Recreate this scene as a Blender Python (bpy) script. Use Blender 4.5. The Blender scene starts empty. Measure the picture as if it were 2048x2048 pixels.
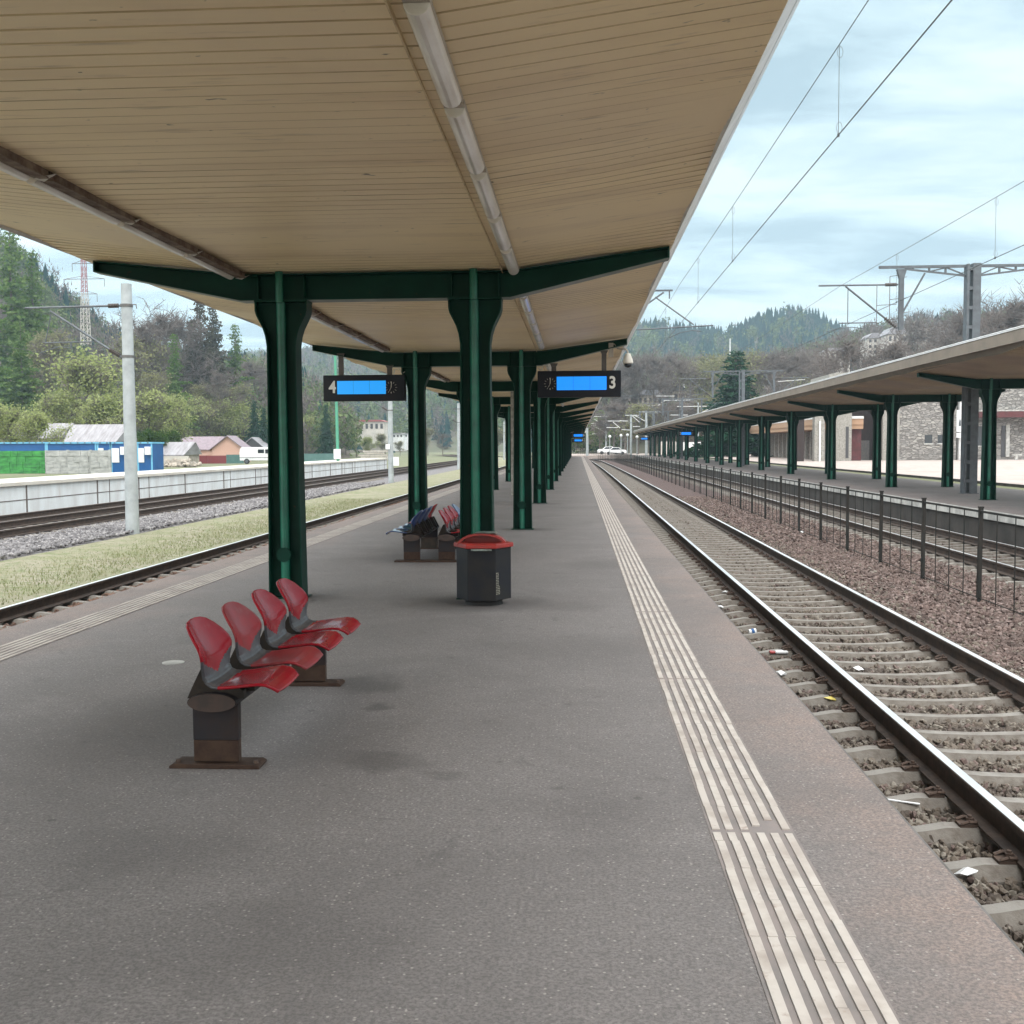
import bpy, math, random
import numpy as np
from mathutils import Vector, Matrix
R = math.radians
random.seed(7); rng = np.random.default_rng(7)
S = bpy.context.scene
C = S.collection

# ------------------------------------------------------------------ camera
CAM = Vector((0, 0, 1.57)); FPX = 2200.0
PITCH, YAW, ROLL = R(-3.41317), R(3.42210), .006
fw = Vector((-math.sin(YAW)*math.cos(PITCH), math.cos(YAW)*math.cos(PITCH), math.sin(PITCH)))
r0 = Vector((math.cos(YAW), math.sin(YAW), 0)); u0 = r0.cross(fw)
rt = math.cos(ROLL)*r0 - math.sin(ROLL)*u0
up = math.sin(ROLL)*r0 + math.cos(ROLL)*u0
cd = bpy.data.cameras.new('camera'); cam = bpy.data.objects.new('camera', cd); C.objects.link(cam)
m = Matrix((rt, up, -fw)).transposed().to_4x4(); m.translation = CAM
cam.matrix_world = m
cd.sensor_width = 36; cd.lens = FPX/2048*36; cd.clip_start = .05; cd.clip_end = 6000
S.camera = cam
def at(x, y, Y):
    """world point at distance Y along the line, seen at (x, y) in the photo"""
    v = (x-1024)/FPX*rt - (y-1024)/FPX*up + fw
    return CAM + v*(Y/v.y)

# ------------------------------------------------------------------ sky, sun, exposure
SUN_EL, SUN_AZ = 55, 140
W = bpy.data.worlds.new('World'); S.world = W; W.use_nodes = True
nt = W.node_tree; nt.nodes.clear()
def N(nt, t, **k):
    n = nt.nodes.new(t)
    for a, v in k.items(): setattr(n, a, v)
    return n
out = N(nt, 'ShaderNodeOutputWorld'); bg = N(nt, 'ShaderNodeBackground'); bg.inputs[1].default_value = .1
sky = N(nt, 'ShaderNodeTexSky', sky_type='NISHITA', sun_disc=False, sun_elevation=R(SUN_EL), sun_rotation=R(SUN_AZ))
tc = N(nt, 'ShaderNodeTexCoord'); sp = N(nt, 'ShaderNodeSeparateXYZ'); nt.links.new(tc.outputs['Generated'], sp.inputs[0])
def M(nt, op, a, b=None, c=None):
    n = N(nt, 'ShaderNodeMath', operation=op)
    for i, v in enumerate((a, b, c)):
        if v is None: continue
        if isinstance(v, (int, float)): n.inputs[i].default_value = v
        else: nt.links.new(v, n.inputs[i])
    return n.outputs[0]
zz = M(nt, 'ADD', M(nt, 'MAXIMUM', sp.outputs[2], 0.0), .12)
cx = M(nt, 'DIVIDE', sp.outputs[0], zz); cy = M(nt, 'DIVIDE', sp.outputs[1], zz)
cb = N(nt, 'ShaderNodeCombineXYZ'); nt.links.new(cx, cb.inputs[0]); nt.links.new(cy, cb.inputs[1])
mp = N(nt, 'ShaderNodeMapping'); nt.links.new(cb.outputs[0], mp.inputs[0]); mp.inputs['Scale'].default_value = (.55, 1.0, 1); mp.inputs['Rotation'].default_value = (0, 0, R(25)); mp.inputs['Location'].default_value = (.8, .35, 0)
no = N(nt, 'ShaderNodeTexNoise'); nt.links.new(mp.outputs[0], no.inputs[0]); no.inputs['Scale'].default_value = 2.3; no.inputs['Detail'].default_value = 7; no.inputs['Roughness'].default_value = .56; no.inputs['Distortion'].default_value = .35
cr = N(nt, 'ShaderNodeValToRGB'); nt.links.new(no.outputs[0], cr.inputs[0])
e = cr.color_ramp.elements; e[0].position = .38; e[0].color = (.44, .60, .68, 1); e[1].position = .62; e[1].color = (.84, .98, 1.0, 1)
x = e.new(.5); x.color = (.64, .82, .89, 1)
# overcast vault: brighter towards the zenith
el = M(nt, 'MAXIMUM', sp.outputs[2], 0.0)
gr = N(nt, 'ShaderNodeMapRange'); nt.links.new(el, gr.inputs[0]); gr.inputs[1].default_value = .37; gr.inputs[2].default_value = .62; gr.inputs[3].default_value = 10.0; gr.inputs[4].default_value = 28
gl = N(nt, 'ShaderNodeMapRange'); nt.links.new(sp.outputs[0], gl.inputs[0]); gl.inputs[1].default_value = -.5; gl.inputs[2].default_value = .1; gl.inputs[3].default_value = 1.18; gl.inputs[4].default_value = 1.0
gb = N(nt, 'ShaderNodeMapRange'); nt.links.new(sp.outputs[1], gb.inputs[0]); gb.inputs[1].default_value = .35; gb.inputs[2].default_value = -.5; gb.inputs[3].default_value = 1.0; gb.inputs[4].default_value = 1.7
tot = M(nt, 'MULTIPLY', M(nt, 'MULTIPLY', gr.outputs[0], gl.outputs[0]), gb.outputs[0])
hi_ = N(nt, 'ShaderNodeMapRange'); nt.links.new(M(nt, 'MAXIMUM', M(nt, 'MULTIPLY', el, 1.6), M(nt, 'MULTIPLY', sp.outputs[1], -3.0)), hi_.inputs[0]); hi_.inputs[1].default_value = .6; hi_.inputs[2].default_value = 1.0
wm = N(nt, 'ShaderNodeMixRGB'); nt.links.new(hi_.outputs[0], wm.inputs[0]); nt.links.new(cr.outputs[0], wm.inputs[1]); wm.inputs[2].default_value = (.86, .85, .83, 1)
vm = N(nt, 'ShaderNodeVectorMath', operation='SCALE'); nt.links.new(wm.outputs[0], vm.inputs[0]); nt.links.new(tot, vm.inputs['Scale'])
va = N(nt, 'ShaderNodeMixRGB', blend_type='MIX'); va.inputs[0].default_value = .08
nt.links.new(vm.outputs[0], va.inputs[1]); nt.links.new(sky.outputs[0], va.inputs[2])
nt.links.new(va.outputs[0], bg.inputs[0]); nt.links.new(bg.outputs[0], out.inputs[0])
sd = bpy.data.lights.new('sun', 'SUN'); sd.energy = .9; sd.angle = R(25); sd.color = (1, .98, .95)
so = bpy.data.objects.new('sun', sd); C.objects.link(so)
sv = Vector((math.sin(R(SUN_AZ))*math.cos(R(SUN_EL)), math.cos(R(SUN_AZ))*math.cos(R(SUN_EL)), math.sin(R(SUN_EL))))
so.rotation_euler = sv.to_track_quat('Z', 'Y').to_euler()
S.view_settings.view_transform = 'Standard'; S.view_settings.look = 'None'; S.view_settings.gamma = 1; S.view_settings.exposure = 0.19
S.cycles.max_bounces = 7; S.cycles.diffuse_bounces = 4; S.cycles.transparent_max_bounces = 8; S.cycles.volume_bounces = 0

# ------------------------------------------------------------------ helpers
def tag(o, label=None, cat=None, group=None, kind=None):
    if label: o['label'] = label
    if cat: o['category'] = cat
    if group: o['group'] = group
    if kind: o['kind'] = kind
    return o
def empty(name, loc=(0, 0, 0), label=None, cat=None, group=None):
    o = bpy.data.objects.new(name, None); C.objects.link(o); o.location = loc; o.empty_display_size = .2
    return tag(o, label, cat, group)
def wloc(p):
    v = Vector((0, 0, 0))
    while p is not None: v = v + p.location; p = p.parent
    return v
class MB:
    def __init__(s): s.v = []; s.f = []; s.m = []
    def add(s, vs, fs, mi=0):
        b = len(s.v); s.v.extend([tuple(p) for p in vs]); s.f.extend([[b+i for i in f] for f in fs]); s.m.extend([mi]*len(fs)); return s
    def box(s, x0, x1, y0, y1, z0, z1, mi=0):
        return s.add([(x0,y0,z0),(x1,y0,z0),(x1,y1,z0),(x0,y1,z0),(x0,y0,z1),(x1,y0,z1),(x1,y1,z1),(x0,y1,z1)],
                     [(0,3,2,1),(4,5,6,7),(0,1,5,4),(1,2,6,5),(2,3,7,6),(3,0,4,7)], mi)
    def bar(s, a, b, w, h=None, mi=0):
        a = Vector(a); b = Vector(b); h = h or w; d = (b-a).normalized()
        q = Vector((0,0,1)) if abs(d.z) < .95 else Vector((0,1,0))
        i = d.cross(q).normalized(); j = i.cross(d)
        vs = [p + sx*i*w/2 + sy*j*h/2 for p in (a, b) for sx, sy in ((-1,-1),(1,-1),(1,1),(-1,1))]
        return s.add(vs, [(0,3,2,1),(4,5,6,7),(0,1,5,4),(1,2,6,5),(2,3,7,6),(3,0,4,7)], mi)
    def tube(s, a, b, r0, r1=None, n=10, mi=0, caps=True):
        a = Vector(a); b = Vector(b); r1 = r0 if r1 is None else r1; d = (b-a).normalized()
        q = Vector((0,0,1)) if abs(d.z) < .95 else Vector((1,0,0))
        i = d.cross(q).normalized(); j = i.cross(d); vs = []
        for p, r in ((a, r0), (b, r1)):
            for k in range(n):
                t = 2*math.pi*k/n; vs.append(p + i*math.cos(t)*r + j*math.sin(t)*r)
        fs = [(k, n+k, n+(k+1) % n, (k+1) % n) for k in range(n)]
        if caps: fs += [tuple(range(n)), tuple(range(2*n-1, n-1, -1))]
        return s.add(vs, fs, mi)
    def path(s, pts, r, n=6, mi=0):
        for a, b in zip(pts[:-1], pts[1:]): s.tube(a, b, r, r, n, mi)
        return s
    def lathe(s, c, prof, n=20, mi=0):
        c = Vector(c); vs = []; fs = []
        for r, z in prof:
            for k in range(n):
                t = 2*math.pi*k/n; vs.append(c + Vector((math.cos(t)*r, math.sin(t)*r, z)))
        for i in range(len(prof)-1):
            for k in range(n): fs.append((i*n+k, i*n+(k+1) % n, (i+1)*n+(k+1) % n, (i+1)*n+k))
        fs += [tuple(range(n))[::-1], tuple(range((len(prof)-1)*n, len(prof)*n))]
        return s.add(vs, fs, mi)
    def prism(s, poly, a, b, axis='y', mi=0):
        """poly: 2-D outline; extruded from a to b along axis"""
        def P(p, t):
            return (p[0], t, p[1]) if axis == 'y' else ((t, p[0], p[1]) if axis == 'x' else (p[0], p[1], t))
        n = len(poly); vs = [P(p, a) for p in poly]+[P(p, b) for p in poly]
        fs = [(k, (k+1) % n, n+(k+1) % n, n+k) for k in range(n)]+[tuple(range(n))[::-1], tuple(range(n, 2*n))]
        return s.add(vs, fs, mi)
    def quad(s, a, b, c, d, mi=0): return s.add([a, b, c, d], [(0, 1, 2, 3)], mi)
    def build(s, name, mats, parent=None, smooth=False, bevel=0, world=True):
        off = wloc(parent) if world else Vector((0, 0, 0))
        me = bpy.data.meshes.new(name)
        me.from_pydata([(p[0]-off.x, p[1]-off.y, p[2]-off.z) for p in s.v], [], s.f)
        if not isinstance(mats, (list, tuple)): mats = [mats]
        for q in mats: me.materials.append(q)
        if len(mats) > 1: me.polygons.foreach_set('material_index', s.m)
        if smooth: me.polygons.foreach_set('use_smooth', [True]*len(me.polygons))
        me.validate()
        o = bpy.data.objects.new(name, me); C.objects.link(o); o.parent = parent
        if bevel:
            b = o.modifiers.new('b', 'BEVEL'); b.width = bevel; b.segments = 2; b.limit_method = 'ANGLE'
        return o
def fast_mesh(name, V, F, mats, parent=None, midx=None, smooth=False):
    """V (n,3) float array, F (m,k) int array"""
    me = bpy.data.meshes.new(name); k = F.shape[1]
    me.vertices.add(len(V)); me.vertices.foreach_set('co', np.ascontiguousarray(V, dtype=np.float32).ravel())
    me.loops.add(F.size); me.loops.foreach_set('vertex_index', np.ascontiguousarray(F, dtype=np.int32).ravel())
    me.polygons.add(len(F)); me.polygons.foreach_set('loop_start', np.arange(0, F.size, k, dtype=np.int32))
    me.polygons.foreach_set('loop_total', np.full(len(F), k, dtype=np.int32))
    if not isinstance(mats, (list, tuple)): mats = [mats]
    for q in mats: me.materials.append(q)
    if midx is not None: me.polygons.foreach_set('material_index', np.ascontiguousarray(midx, dtype=np.int32))
    me.polygons.foreach_set('use_smooth', [smooth]*len(F))
    me.update(calc_edges=True)
    o = bpy.data.objects.new(name, me); C.objects.link(o); o.parent = parent
    return o
def copy_tree(o, parent=None):
    c = o.copy(); C.objects.link(c); c.parent = parent
    for ch in list(o.children): copy_tree(ch, c)
    return c
ORD = ['first', 'second', 'third', 'fourth', 'fifth', 'sixth', 'seventh', 'eighth', 'ninth', 'tenth', 'eleventh', 'twelfth', 'thirteenth', 'fourteenth', 'fifteenth', 'sixteenth', 'seventeenth', 'eighteenth', 'nineteenth', 'twentieth']

# ------------------------------------------------------------------ materials
def mat(name, col, rough=.7, metal=0, col2=None, scale=5, detail=4, lo=.35, hi=.65, bump=0, bscale=None, coat=0, spec=.5, stretch=(1, 1, 1), col3=None, s3=40, lo3=.6, hi3=.7, bdist=.01):
    m = bpy.data.materials.new(name); m.use_nodes = True; nt = m.node_tree
    b = nt.nodes['Principled BSDF']; b.inputs['Base Color'].default_value = (*col, 1); b.inputs['Roughness'].default_value = rough
    b.inputs['Metallic'].default_value = metal; b.inputs['Coat Weight'].default_value = coat; b.inputs['Specular IOR Level'].default_value = spec
    tc = N(nt, 'ShaderNodeTexCoord'); mp = N(nt, 'ShaderNodeMapping'); mp.inputs['Scale'].default_value = stretch
    nt.links.new(tc.outputs['Object'], mp.inputs[0])
    def noise(sc, d=detail, r=.6):
        n = N(nt, 'ShaderNodeTexNoise'); n.inputs['Scale'].default_value = sc; n.inputs['Detail'].default_value = d; n.inputs['Roughness'].default_value = r
        nt.links.new(mp.outputs[0], n.inputs[0]); return n
    last = None
    if col2:
        n = noise(scale); r = N(nt, 'ShaderNodeMapRange'); nt.links.new(n.outputs[0], r.inputs[0]); r.inputs[1].default_value = lo; r.inputs[2].default_value = hi
        x = N(nt, 'ShaderNodeMixRGB'); nt.links.new(r.outputs[0], x.inputs[0]); x.inputs[1].default_value = (*col, 1); x.inputs[2].default_value = (*col2, 1)
        last = x.outputs[0]
    if col3:
        n = noise(s3); r = N(nt, 'ShaderNodeMapRange'); nt.links.new(n.outputs[0], r.inputs[0]); r.inputs[1].default_value = lo3; r.inputs[2].default_value = hi3
        x = N(nt, 'ShaderNodeMixRGB'); nt.links.new(r.outputs[0], x.inputs[0]); x.inputs[2].default_value = (*col3, 1)
        if last: nt.links.new(last, x.inputs[1])
        else: x.inputs[1].default_value = (*col, 1)
        last = x.outputs[0]
    if last: nt.links.new(last, b.inputs['Base Color'])
    if bump:
        n = noise(bscale or scale*4, 3); bp = N(nt, 'ShaderNodeBump'); bp.inputs['Strength'].default_value = bump; bp.inputs['Distance'].default_value = bdist
        nt.links.new(n.outputs[0], bp.inputs['Height']); nt.links.new(bp.outputs[0], b.inputs['Normal'])
    return m
def leaf(name, c1, c2, trans=.35, sc=.35):
    m = bpy.data.materials.new(name); m.use_nodes = True; nt = m.node_tree; nt.nodes.clear()
    o = N(nt, 'ShaderNodeOutputMaterial'); d = N(nt, 'ShaderNodeBsdfDiffuse'); t = N(nt, 'ShaderNodeBsdfTranslucent'); x = N(nt, 'ShaderNodeMixShader'); x.inputs[0].default_value = trans
    g = N(nt, 'ShaderNodeNewGeometry'); n = N(nt, 'ShaderNodeTexNoise'); n.inputs['Scale'].default_value = sc; n.inputs['Detail'].default_value = 3
    nt.links.new(g.outputs['Position'], n.inputs[0])
    a = M(nt, 'ADD', n.outputs[0], M(nt, 'MULTIPLY', M(nt, 'SUBTRACT', g.outputs['Random Per Island'], .5), .5))
    r = N(nt, 'ShaderNodeMapRange'); nt.links.new(a, r.inputs[0]); r.inputs[1].default_value = .3; r.inputs[2].default_value = .75
    c = N(nt, 'ShaderNodeMixRGB'); nt.links.new(r.outputs[0], c.inputs[0]); c.inputs[1].default_value = (*c1, 1); c.inputs[2].default_value = (*c2, 1)
    nt.links.new(c.outputs[0], d.inputs[0]); nt.links.new(c.outputs[0], t.inputs[0]); nt.links.new(d.outputs[0], x.inputs[1]); nt.links.new(t.outputs[0], x.inputs[2]); nt.links.new(x.outputs[0], o.inputs[0])
    return m
def emit(name, col, st):
    m = bpy.data.materials.new(name); m.use_nodes = True; b = m.node_tree.nodes['Principled BSDF']
    b.inputs['Base Color'].default_value = (*[c*.3 for c in col], 1); b.inputs['Emission Color'].default_value = (*col, 1); b.inputs['Emission Strength'].default_value = st; b.inputs['Roughness'].default_value = .3
    return m
def asphalt(name, base, pink, xa, xb, xc=None, xd=None):
    """worn asphalt, rust-pink dust towards the platform edges (between object x = xa and xb, and xc and xd)"""
    m = bpy.data.materials.new(name); m.use_nodes = True; nt = m.node_tree; b = nt.nodes['Principled BSDF']; b.inputs['Roughness'].default_value = .78; b.inputs['Specular IOR Level'].default_value = .42
    tc = N(nt, 'ShaderNodeTexCoord'); sp = N(nt, 'ShaderNodeSeparateXYZ'); nt.links.new(tc.outputs['Object'], sp.inputs[0])
    def noise(sc, d, r=.6, vec=None, dist=0):
        n = N(nt, 'ShaderNodeTexNoise'); n.inputs['Scale'].default_value = sc; n.inputs['Detail'].default_value = d; n.inputs['Roughness'].default_value = r; n.inputs['Distortion'].default_value = dist
        nt.links.new(vec or tc.outputs['Object'], n.inputs[0]); return n.outputs[0]
    def rng_(v, a, b_, c=0, d=1):
        r = N(nt, 'ShaderNodeMapRange'); nt.links.new(v, r.inputs[0]); r.inputs[1].default_value = a; r.inputs[2].default_value = b_; r.inputs[3].default_value = c; r.inputs[4].default_value = d; return r.outputs[0]
    def mix(f, a, c, bt='MIX'):
        x = N(nt, 'ShaderNodeMixRGB', blend_type=bt)
        for i, v in ((0, f), (1, a), (2, c)):
            if isinstance(v, tuple): x.inputs[i].default_value = (*v, 1)
            elif isinstance(v, float): x.inputs[i].default_value = v
            else: nt.links.new(v, x.inputs[i])
        return x.outputs[0]
    wob = M(nt, 'MULTIPLY', M(nt, 'SUBTRACT', noise(.9, 4), .5), 1.6)
    xx = M(nt, 'ADD', sp.outputs[0], wob)
    f = rng_(xx, xa, xb)
    if xc is not None: f = M(nt, 'MAXIMUM', f, rng_(xx, xc, xd))
    f = M(nt, 'MULTIPLY', f, rng_(noise(5, 5), .25, .7, .45, 1))
    c = mix(f, tuple(base), tuple(pink))
    c = mix(rng_(noise(.55, 5, .65, dist=.8), .42, .66, 0, .55), c, tuple([v*.62 for v in base]))          # large damp or worn areas
    c = mix(rng_(noise(2.3, 6, .7, dist=1.5), .60, .70, 0, .7), c, tuple([v*.5 for v in base]))         # small stains
    c = mix(rng_(noise(1.3, 3, .6), .56, .75, 0, .35), c, tuple([min(1, v*1.35) for v in base]))
    c = mix(rng_(noise(17, 4, .7), .45, .70, 0, .42), c, tuple([v*.58 for v in base]))
    c = mix(rng_(noise(28, 3, .7), .55, .75, 0, .40), c, tuple([min(1, v*1.55) for v in base]))
    c = mix(rng_(noise(70, 2, .75), .42, .60, 0, .65), c, tuple([v*.45 for v in base]))                # grain
    vo = N(nt, 'ShaderNodeTexVoronoi', feature='F1'); vo.inputs['Scale'].default_value = 52; nt.links.new(tc.outputs['Object'], vo.inputs[0])
    vs = N(nt, 'ShaderNodeSeparateColor'); nt.links.new(vo.outputs['Color'], vs.inputs[0])
    spk = M(nt, 'MULTIPLY', rng_(vo.outputs['Distance'], .30, .18), rng_(vs.outputs[0], .80, .84))
    c = mix(M(nt, 'MULTIPLY', spk, .6), c, (.46, .43, .40))
    v2 = N(nt, 'ShaderNodeTexVoronoi', feature='F1'); v2.inputs['Scale'].default_value = 3.2; nt.links.new(tc.outputs['Object'], v2.inputs[0])
    s2 = N(nt, 'ShaderNodeSeparateColor'); nt.links.new(v2.outputs['Color'], s2.inputs[0])
    c = mix(M(nt, 'MULTIPLY', M(nt, 'MULTIPLY', rng_(v2.outputs['Distance'], .085, .045), rng_(s2.outputs[0], .62, .66)), .6), c, tuple([v*.35 for v in base]))      # trodden gum                                   # pale aggregate
    if xc is not None:                       # individual darker patches, many round the bench, bin and columns
        acc = None
        wx = M(nt, 'MULTIPLY', M(nt, 'SUBTRACT', noise(3.1, 5, .7), .5), .55); wy = M(nt, 'MULTIPLY', M(nt, 'SUBTRACT', noise(2.3, 5, .7), .5), .8)
        for (sx, sy, rx, ry, st) in ((-1.40, 7.15, .22, .30, .8), (-1.18, 6.5, .10, .14, .8), (-1.0, 5.35, .22, .16, .7), (-.65, 5.2, .12, .08, .5), (-2.35, 6.1, .55, .9, .55), (-1.0, 10.9, .75, .55, .85), (-.2, 10.75, .5, .35, .35), (-2.9, 11.25, .5, .35, .7),
                                     (-2.05, 15.4, .8, 1.1, .5), (-2.9, 20.8, .5, .5, .7), (-.95, 20.7, .5, .4, .7), (-.9, 30, .5, .5, .6), (-1.6, 4.1, .5, .25, .35), (.1, 4.6, .25, .4, .3), (-1.05, 3.35, .5, .3, .3), (-.2, 8.6, .8, .5, .25), (-2.9, 8.9, .35, .35, .5), (.2, 14.5, .6, .5, .3)):
            dx = M(nt, 'DIVIDE', M(nt, 'SUBTRACT', M(nt, 'ADD', sp.outputs[0], wx), sx), rx); dy = M(nt, 'DIVIDE', M(nt, 'SUBTRACT', M(nt, 'ADD', sp.outputs[1], wy), sy), ry)
            v_ = rng_(M(nt, 'ADD', M(nt, 'MULTIPLY', dx, dx), M(nt, 'MULTIPLY', dy, dy)), 1.6, .2, 0, st)
            acc = v_ if acc is None else M(nt, 'MAXIMUM', acc, v_)
        c = mix(M(nt, 'MULTIPLY', acc, .75), c, tuple([v*.33 for v in base]))
    nt.links.new(c, b.inputs['Base Color'])
    bp = N(nt, 'ShaderNodeBump'); bp.inputs['Strength'].default_value = .55; bp.inputs['Distance'].default_value = .006
    nt.links.new(noise(140, 3, .7), bp.inputs['Height']); nt.links.new(bp.outputs[0], b.inputs['Normal'])
    return m

MT = {}
MT['asphalt'] = asphalt('worn_asphalt', (.228, .212, .208), (.315, .240, .208), .55, 1.35, -3.9, -4.9)
MT['asphalt2'] = asphalt('worn_asphalt_beyond', (.20, .185, .18), (.27, .22, .21), 11.2, 9.6)
MT['kerb'] = mat('platform_side', (.19, .185, .18), .9, col2=(.09, .085, .08), scale=3, bump=.4)
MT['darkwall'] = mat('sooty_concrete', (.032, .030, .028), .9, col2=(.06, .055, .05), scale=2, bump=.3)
MT['coping'] = mat('painted_coping', (.55, .55, .52), .8, col2=(.3, .3, .29), scale=3)
MT['soffit'] = None
MT['green'] = mat('green_paint', (.003, .028, .019), .5, col2=(.004, .040, .027), scale=2.5, spec=.14, col3=(.04, .035, .02), s3=9, lo3=.66, hi3=.74, bump=.15, bscale=30, bdist=.003)
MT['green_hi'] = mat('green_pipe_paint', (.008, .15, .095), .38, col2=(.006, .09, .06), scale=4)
MT['flange_lit'] = mat('lit_flange_grey', (.20, .22, .20), .5, col2=(.10, .13, .11), scale=3)
MT['fascia'] = mat('fascia_sheet', (.40, .35, .29), .6, col2=(.33, .29, .24), scale=2)
MT['fasciat'] = mat('tan_fascia', (.235, .195, .155), .7, col2=(.19, .16, .13), scale=2)
MT['fasciaw'] = mat('pale_fascia', (.74, .73, .71), .45, col2=(.55, .53, .50), scale=3)
MT['gutter'] = mat('white_gutter', (.80, .82, .84), .4, col2=(.66, .66, .64), scale=2)
MT['roofing'] = mat('roof_felt', (.25, .25, .25), .9)
MT['concrete'] = mat('grey_concrete', (.36, .35, .32), .85, col2=(.22, .21, .185), scale=7, bump=.4, bscale=45)
MT['sleeptop'] = mat('sleeper_top', (.245, .235, .215), .9, col2=(.155, .14, .125), scale=5, bump=.4, bscale=45, lo=.4, hi=.7)
MT['sleepside'] = mat('sleeper_darker_side', (.19, .175, .155), .95, col2=(.11, .095, .08), scale=9, bump=.5, bscale=45)  # side faces in a darker tone than the top faces
MT['pole'] = mat('smooth_concrete_pole', (.40, .44, .45), .75, col2=(.30, .33, .34), scale=3, bump=.2, bscale=40)
MT['steel'] = mat('galvanised_steel', (.12, .14, .155), .5, .3, col2=(.085, .095, .105), scale=6)
MT['darksteel'] = mat('weathered_steel', (.10, .105, .105), .6, .2, col2=(.16, .15, .14), scale=5)
MT['insul'] = mat('brown_insulator', (.05, .04, .035), .35)
MT['wire'] = mat('wire', (.07, .08, .08), .6, .3)
MT['railside'] = mat('rail_rust', (.040, .030, .026), .75, .2, col2=(.075, .052, .04), scale=8, bump=.3)
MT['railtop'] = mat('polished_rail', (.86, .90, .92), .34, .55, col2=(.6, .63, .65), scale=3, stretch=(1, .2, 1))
MT['railtop2'] = mat('dull_rail_top', (.20, .17, .15), .5, .7, col2=(.3, .27, .25), scale=10)
MT['clip'] = mat('rusty_clip', (.055, .036, .028), .8, col2=(.09, .06, .045), scale=30)
MT['fence'] = mat('dark_fence_paint', (.020, .024, .024), .6, spec=.18, col2=(.035, .030, .026), scale=4)
MT['red'] = mat('glossy_red_seat', (.29, .008, .017), .26, coat=.2, spec=.10, col2=(.21, .010, .018), scale=4, col3=(.28, .05, .055), s3=5, lo3=.58, hi3=.75)
MT['redfade'] = mat('faded_red_seat', (.30, .03, .038), .34, coat=.12, spec=.10, col2=(.20, .035, .04), scale=5, col3=(.30, .10, .10), s3=5, lo3=.55, hi3=.75)
MT['blue'] = mat('glossy_blue_seat', (.012, .04, .16), .28, coat=.7, spec=.6, col2=(.02, .05, .14), scale=4)
MT['worn'] = mat('worn_grey_seat', (.10, .105, .115), .42, coat=.2, spec=.18, col2=(.05, .052, .058), scale=9)
MT['seatside'] = mat('seat_frame_dark', (.022, .021, .020), .5, spec=.18, col2=(.045, .035, .028), scale=12)
MT['leg'] = mat('bench_leg_paint', (.022, .027, .036), .5, spec=.18, col2=(.04, .028, .024), scale=3, bump=.15, bscale=60, bdist=.003)
MT['rustleg'] = mat('bench_rusty_foot', (.042, .026, .021), .7, spec=.18, col2=(.07, .045, .032), scale=14, bump=.3, bscale=70, bdist=.003)
MT['cap'] = mat('bench_beam_end', (.075, .045, .035), .6, col2=(.04, .03, .026), scale=10)
MT['bin'] = mat('bin_metal', (.016, .018, .024), .5, 0, spec=.18, col2=(.024, .024, .024), scale=5, bump=.25, bscale=60, bdist=.003)
MT['binred'] = mat('bin_red_rim', (.36, .025, .02), .42, col2=(.26, .03, .025), scale=6, coat=.3)
MT['ash'] = mat('ash_plate', (.30, .36, .33), .4, .5, col2=(.15, .17, .16), scale=20)
MT['dot'] = mat('bright_holes', (.55, .55, .45), .8)
MT['signbody'] = mat('sign_housing', (.010, .013, .020), .45, spec=.18, col2=(.016, .016, .02), scale=3)
MT['screen'] = emit('lit_blue_screen', (.004, .25, .95), 1.0)
MT['screen4'] = emit('lit_blue_screen_pale', (.0, .30, .82), .9)
MT['digit'] = mat('sign_white', (.62, .62, .58), .6)
MT['clock'] = mat('clock_marks', (.50, .47, .40), .6)
MT['hanger'] = mat('sign_hanger', (.075, .065, .06), .5)
MT['white'] = mat('white_paint', (.78, .80, .82), .4, col2=(.68, .70, .71), scale=2)
MT['lamp'] = mat('lamp_cover', (.80, .77, .72), .28, col2=(.62, .57, .50), scale=6, coat=.3, stretch=(1, .3, 1))
MT['rust'] = mat('rusty_channel', (.06, .028, .018), .85, col2=(.22, .17, .13), scale=7, bump=.4)
MT['peel'] = mat('peeled_white', (.55, .52, .46), .6)
MT['glass'] = mat('dark_glass', (.02, .025, .03), .12, spec=.8)
MT['rubber'] = mat('rubber', (.02, .02, .02), .8)
MT['plaza'] = mat('pale_paving', (.37, .32, .29), .8, col2=(.32, .265, .235), scale=.25, col3=(.41, .375, .36), s3=1.2, lo3=.5, hi3=.7)
MT['grey_ballast'] = mat('grey_ballast', (.19, .183, .187), .95, col2=(.11, .105, .11), scale=9, bump=1, bscale=14, bdist=.06, col3=(.26, .25, .25), s3=18, lo3=.55, hi3=.65)
MT['ballast'] = mat('track_bed', (.13, .105, .09), .95, col2=(.075, .06, .052), scale=14, bump=1, bscale=22, bdist=.05)
MT['redballast'] = mat('red_ballast_bed', (.115, .078, .072), .95, col2=(.07, .05, .046), scale=12, bump=1, bscale=20, bdist=.05)
MT['stone_brown'] = mat('stone_brown', (.15, .125, .10), .9, col2=(.08, .065, .055), scale=2.5, detail=2, col3=(.21, .19, .16), s3=9, lo3=.55, hi3=.6)
MT['stone_red'] = mat('stone_red', (.145, .104, .092), .9, col2=(.09, .066, .058), scale=2.5, detail=2, col3=(.22, .17, .155), s3=8, lo3=.55, hi3=.62)
MT['stone_grey'] = mat('stone_grey', (.21, .205, .21), .9, col2=(.12, .115, .12), scale=3, detail=2, col3=(.29, .28, .28), s3=8, lo3=.55, hi3=.6)
MT['stone_rust'] = mat('stone_rust', (.20, .12, .085), .9, col2=(.11, .07, .055), scale=3, detail=2)
MT['grass'] = mat('short_grass', (.20, .205, .115), .95, col2=(.27, .25, .19), scale=1.1, bump=.8, bscale=60, bdist=.03, col3=(.14, .17, .075), s3=5, lo3=.5, hi3=.66)
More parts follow.
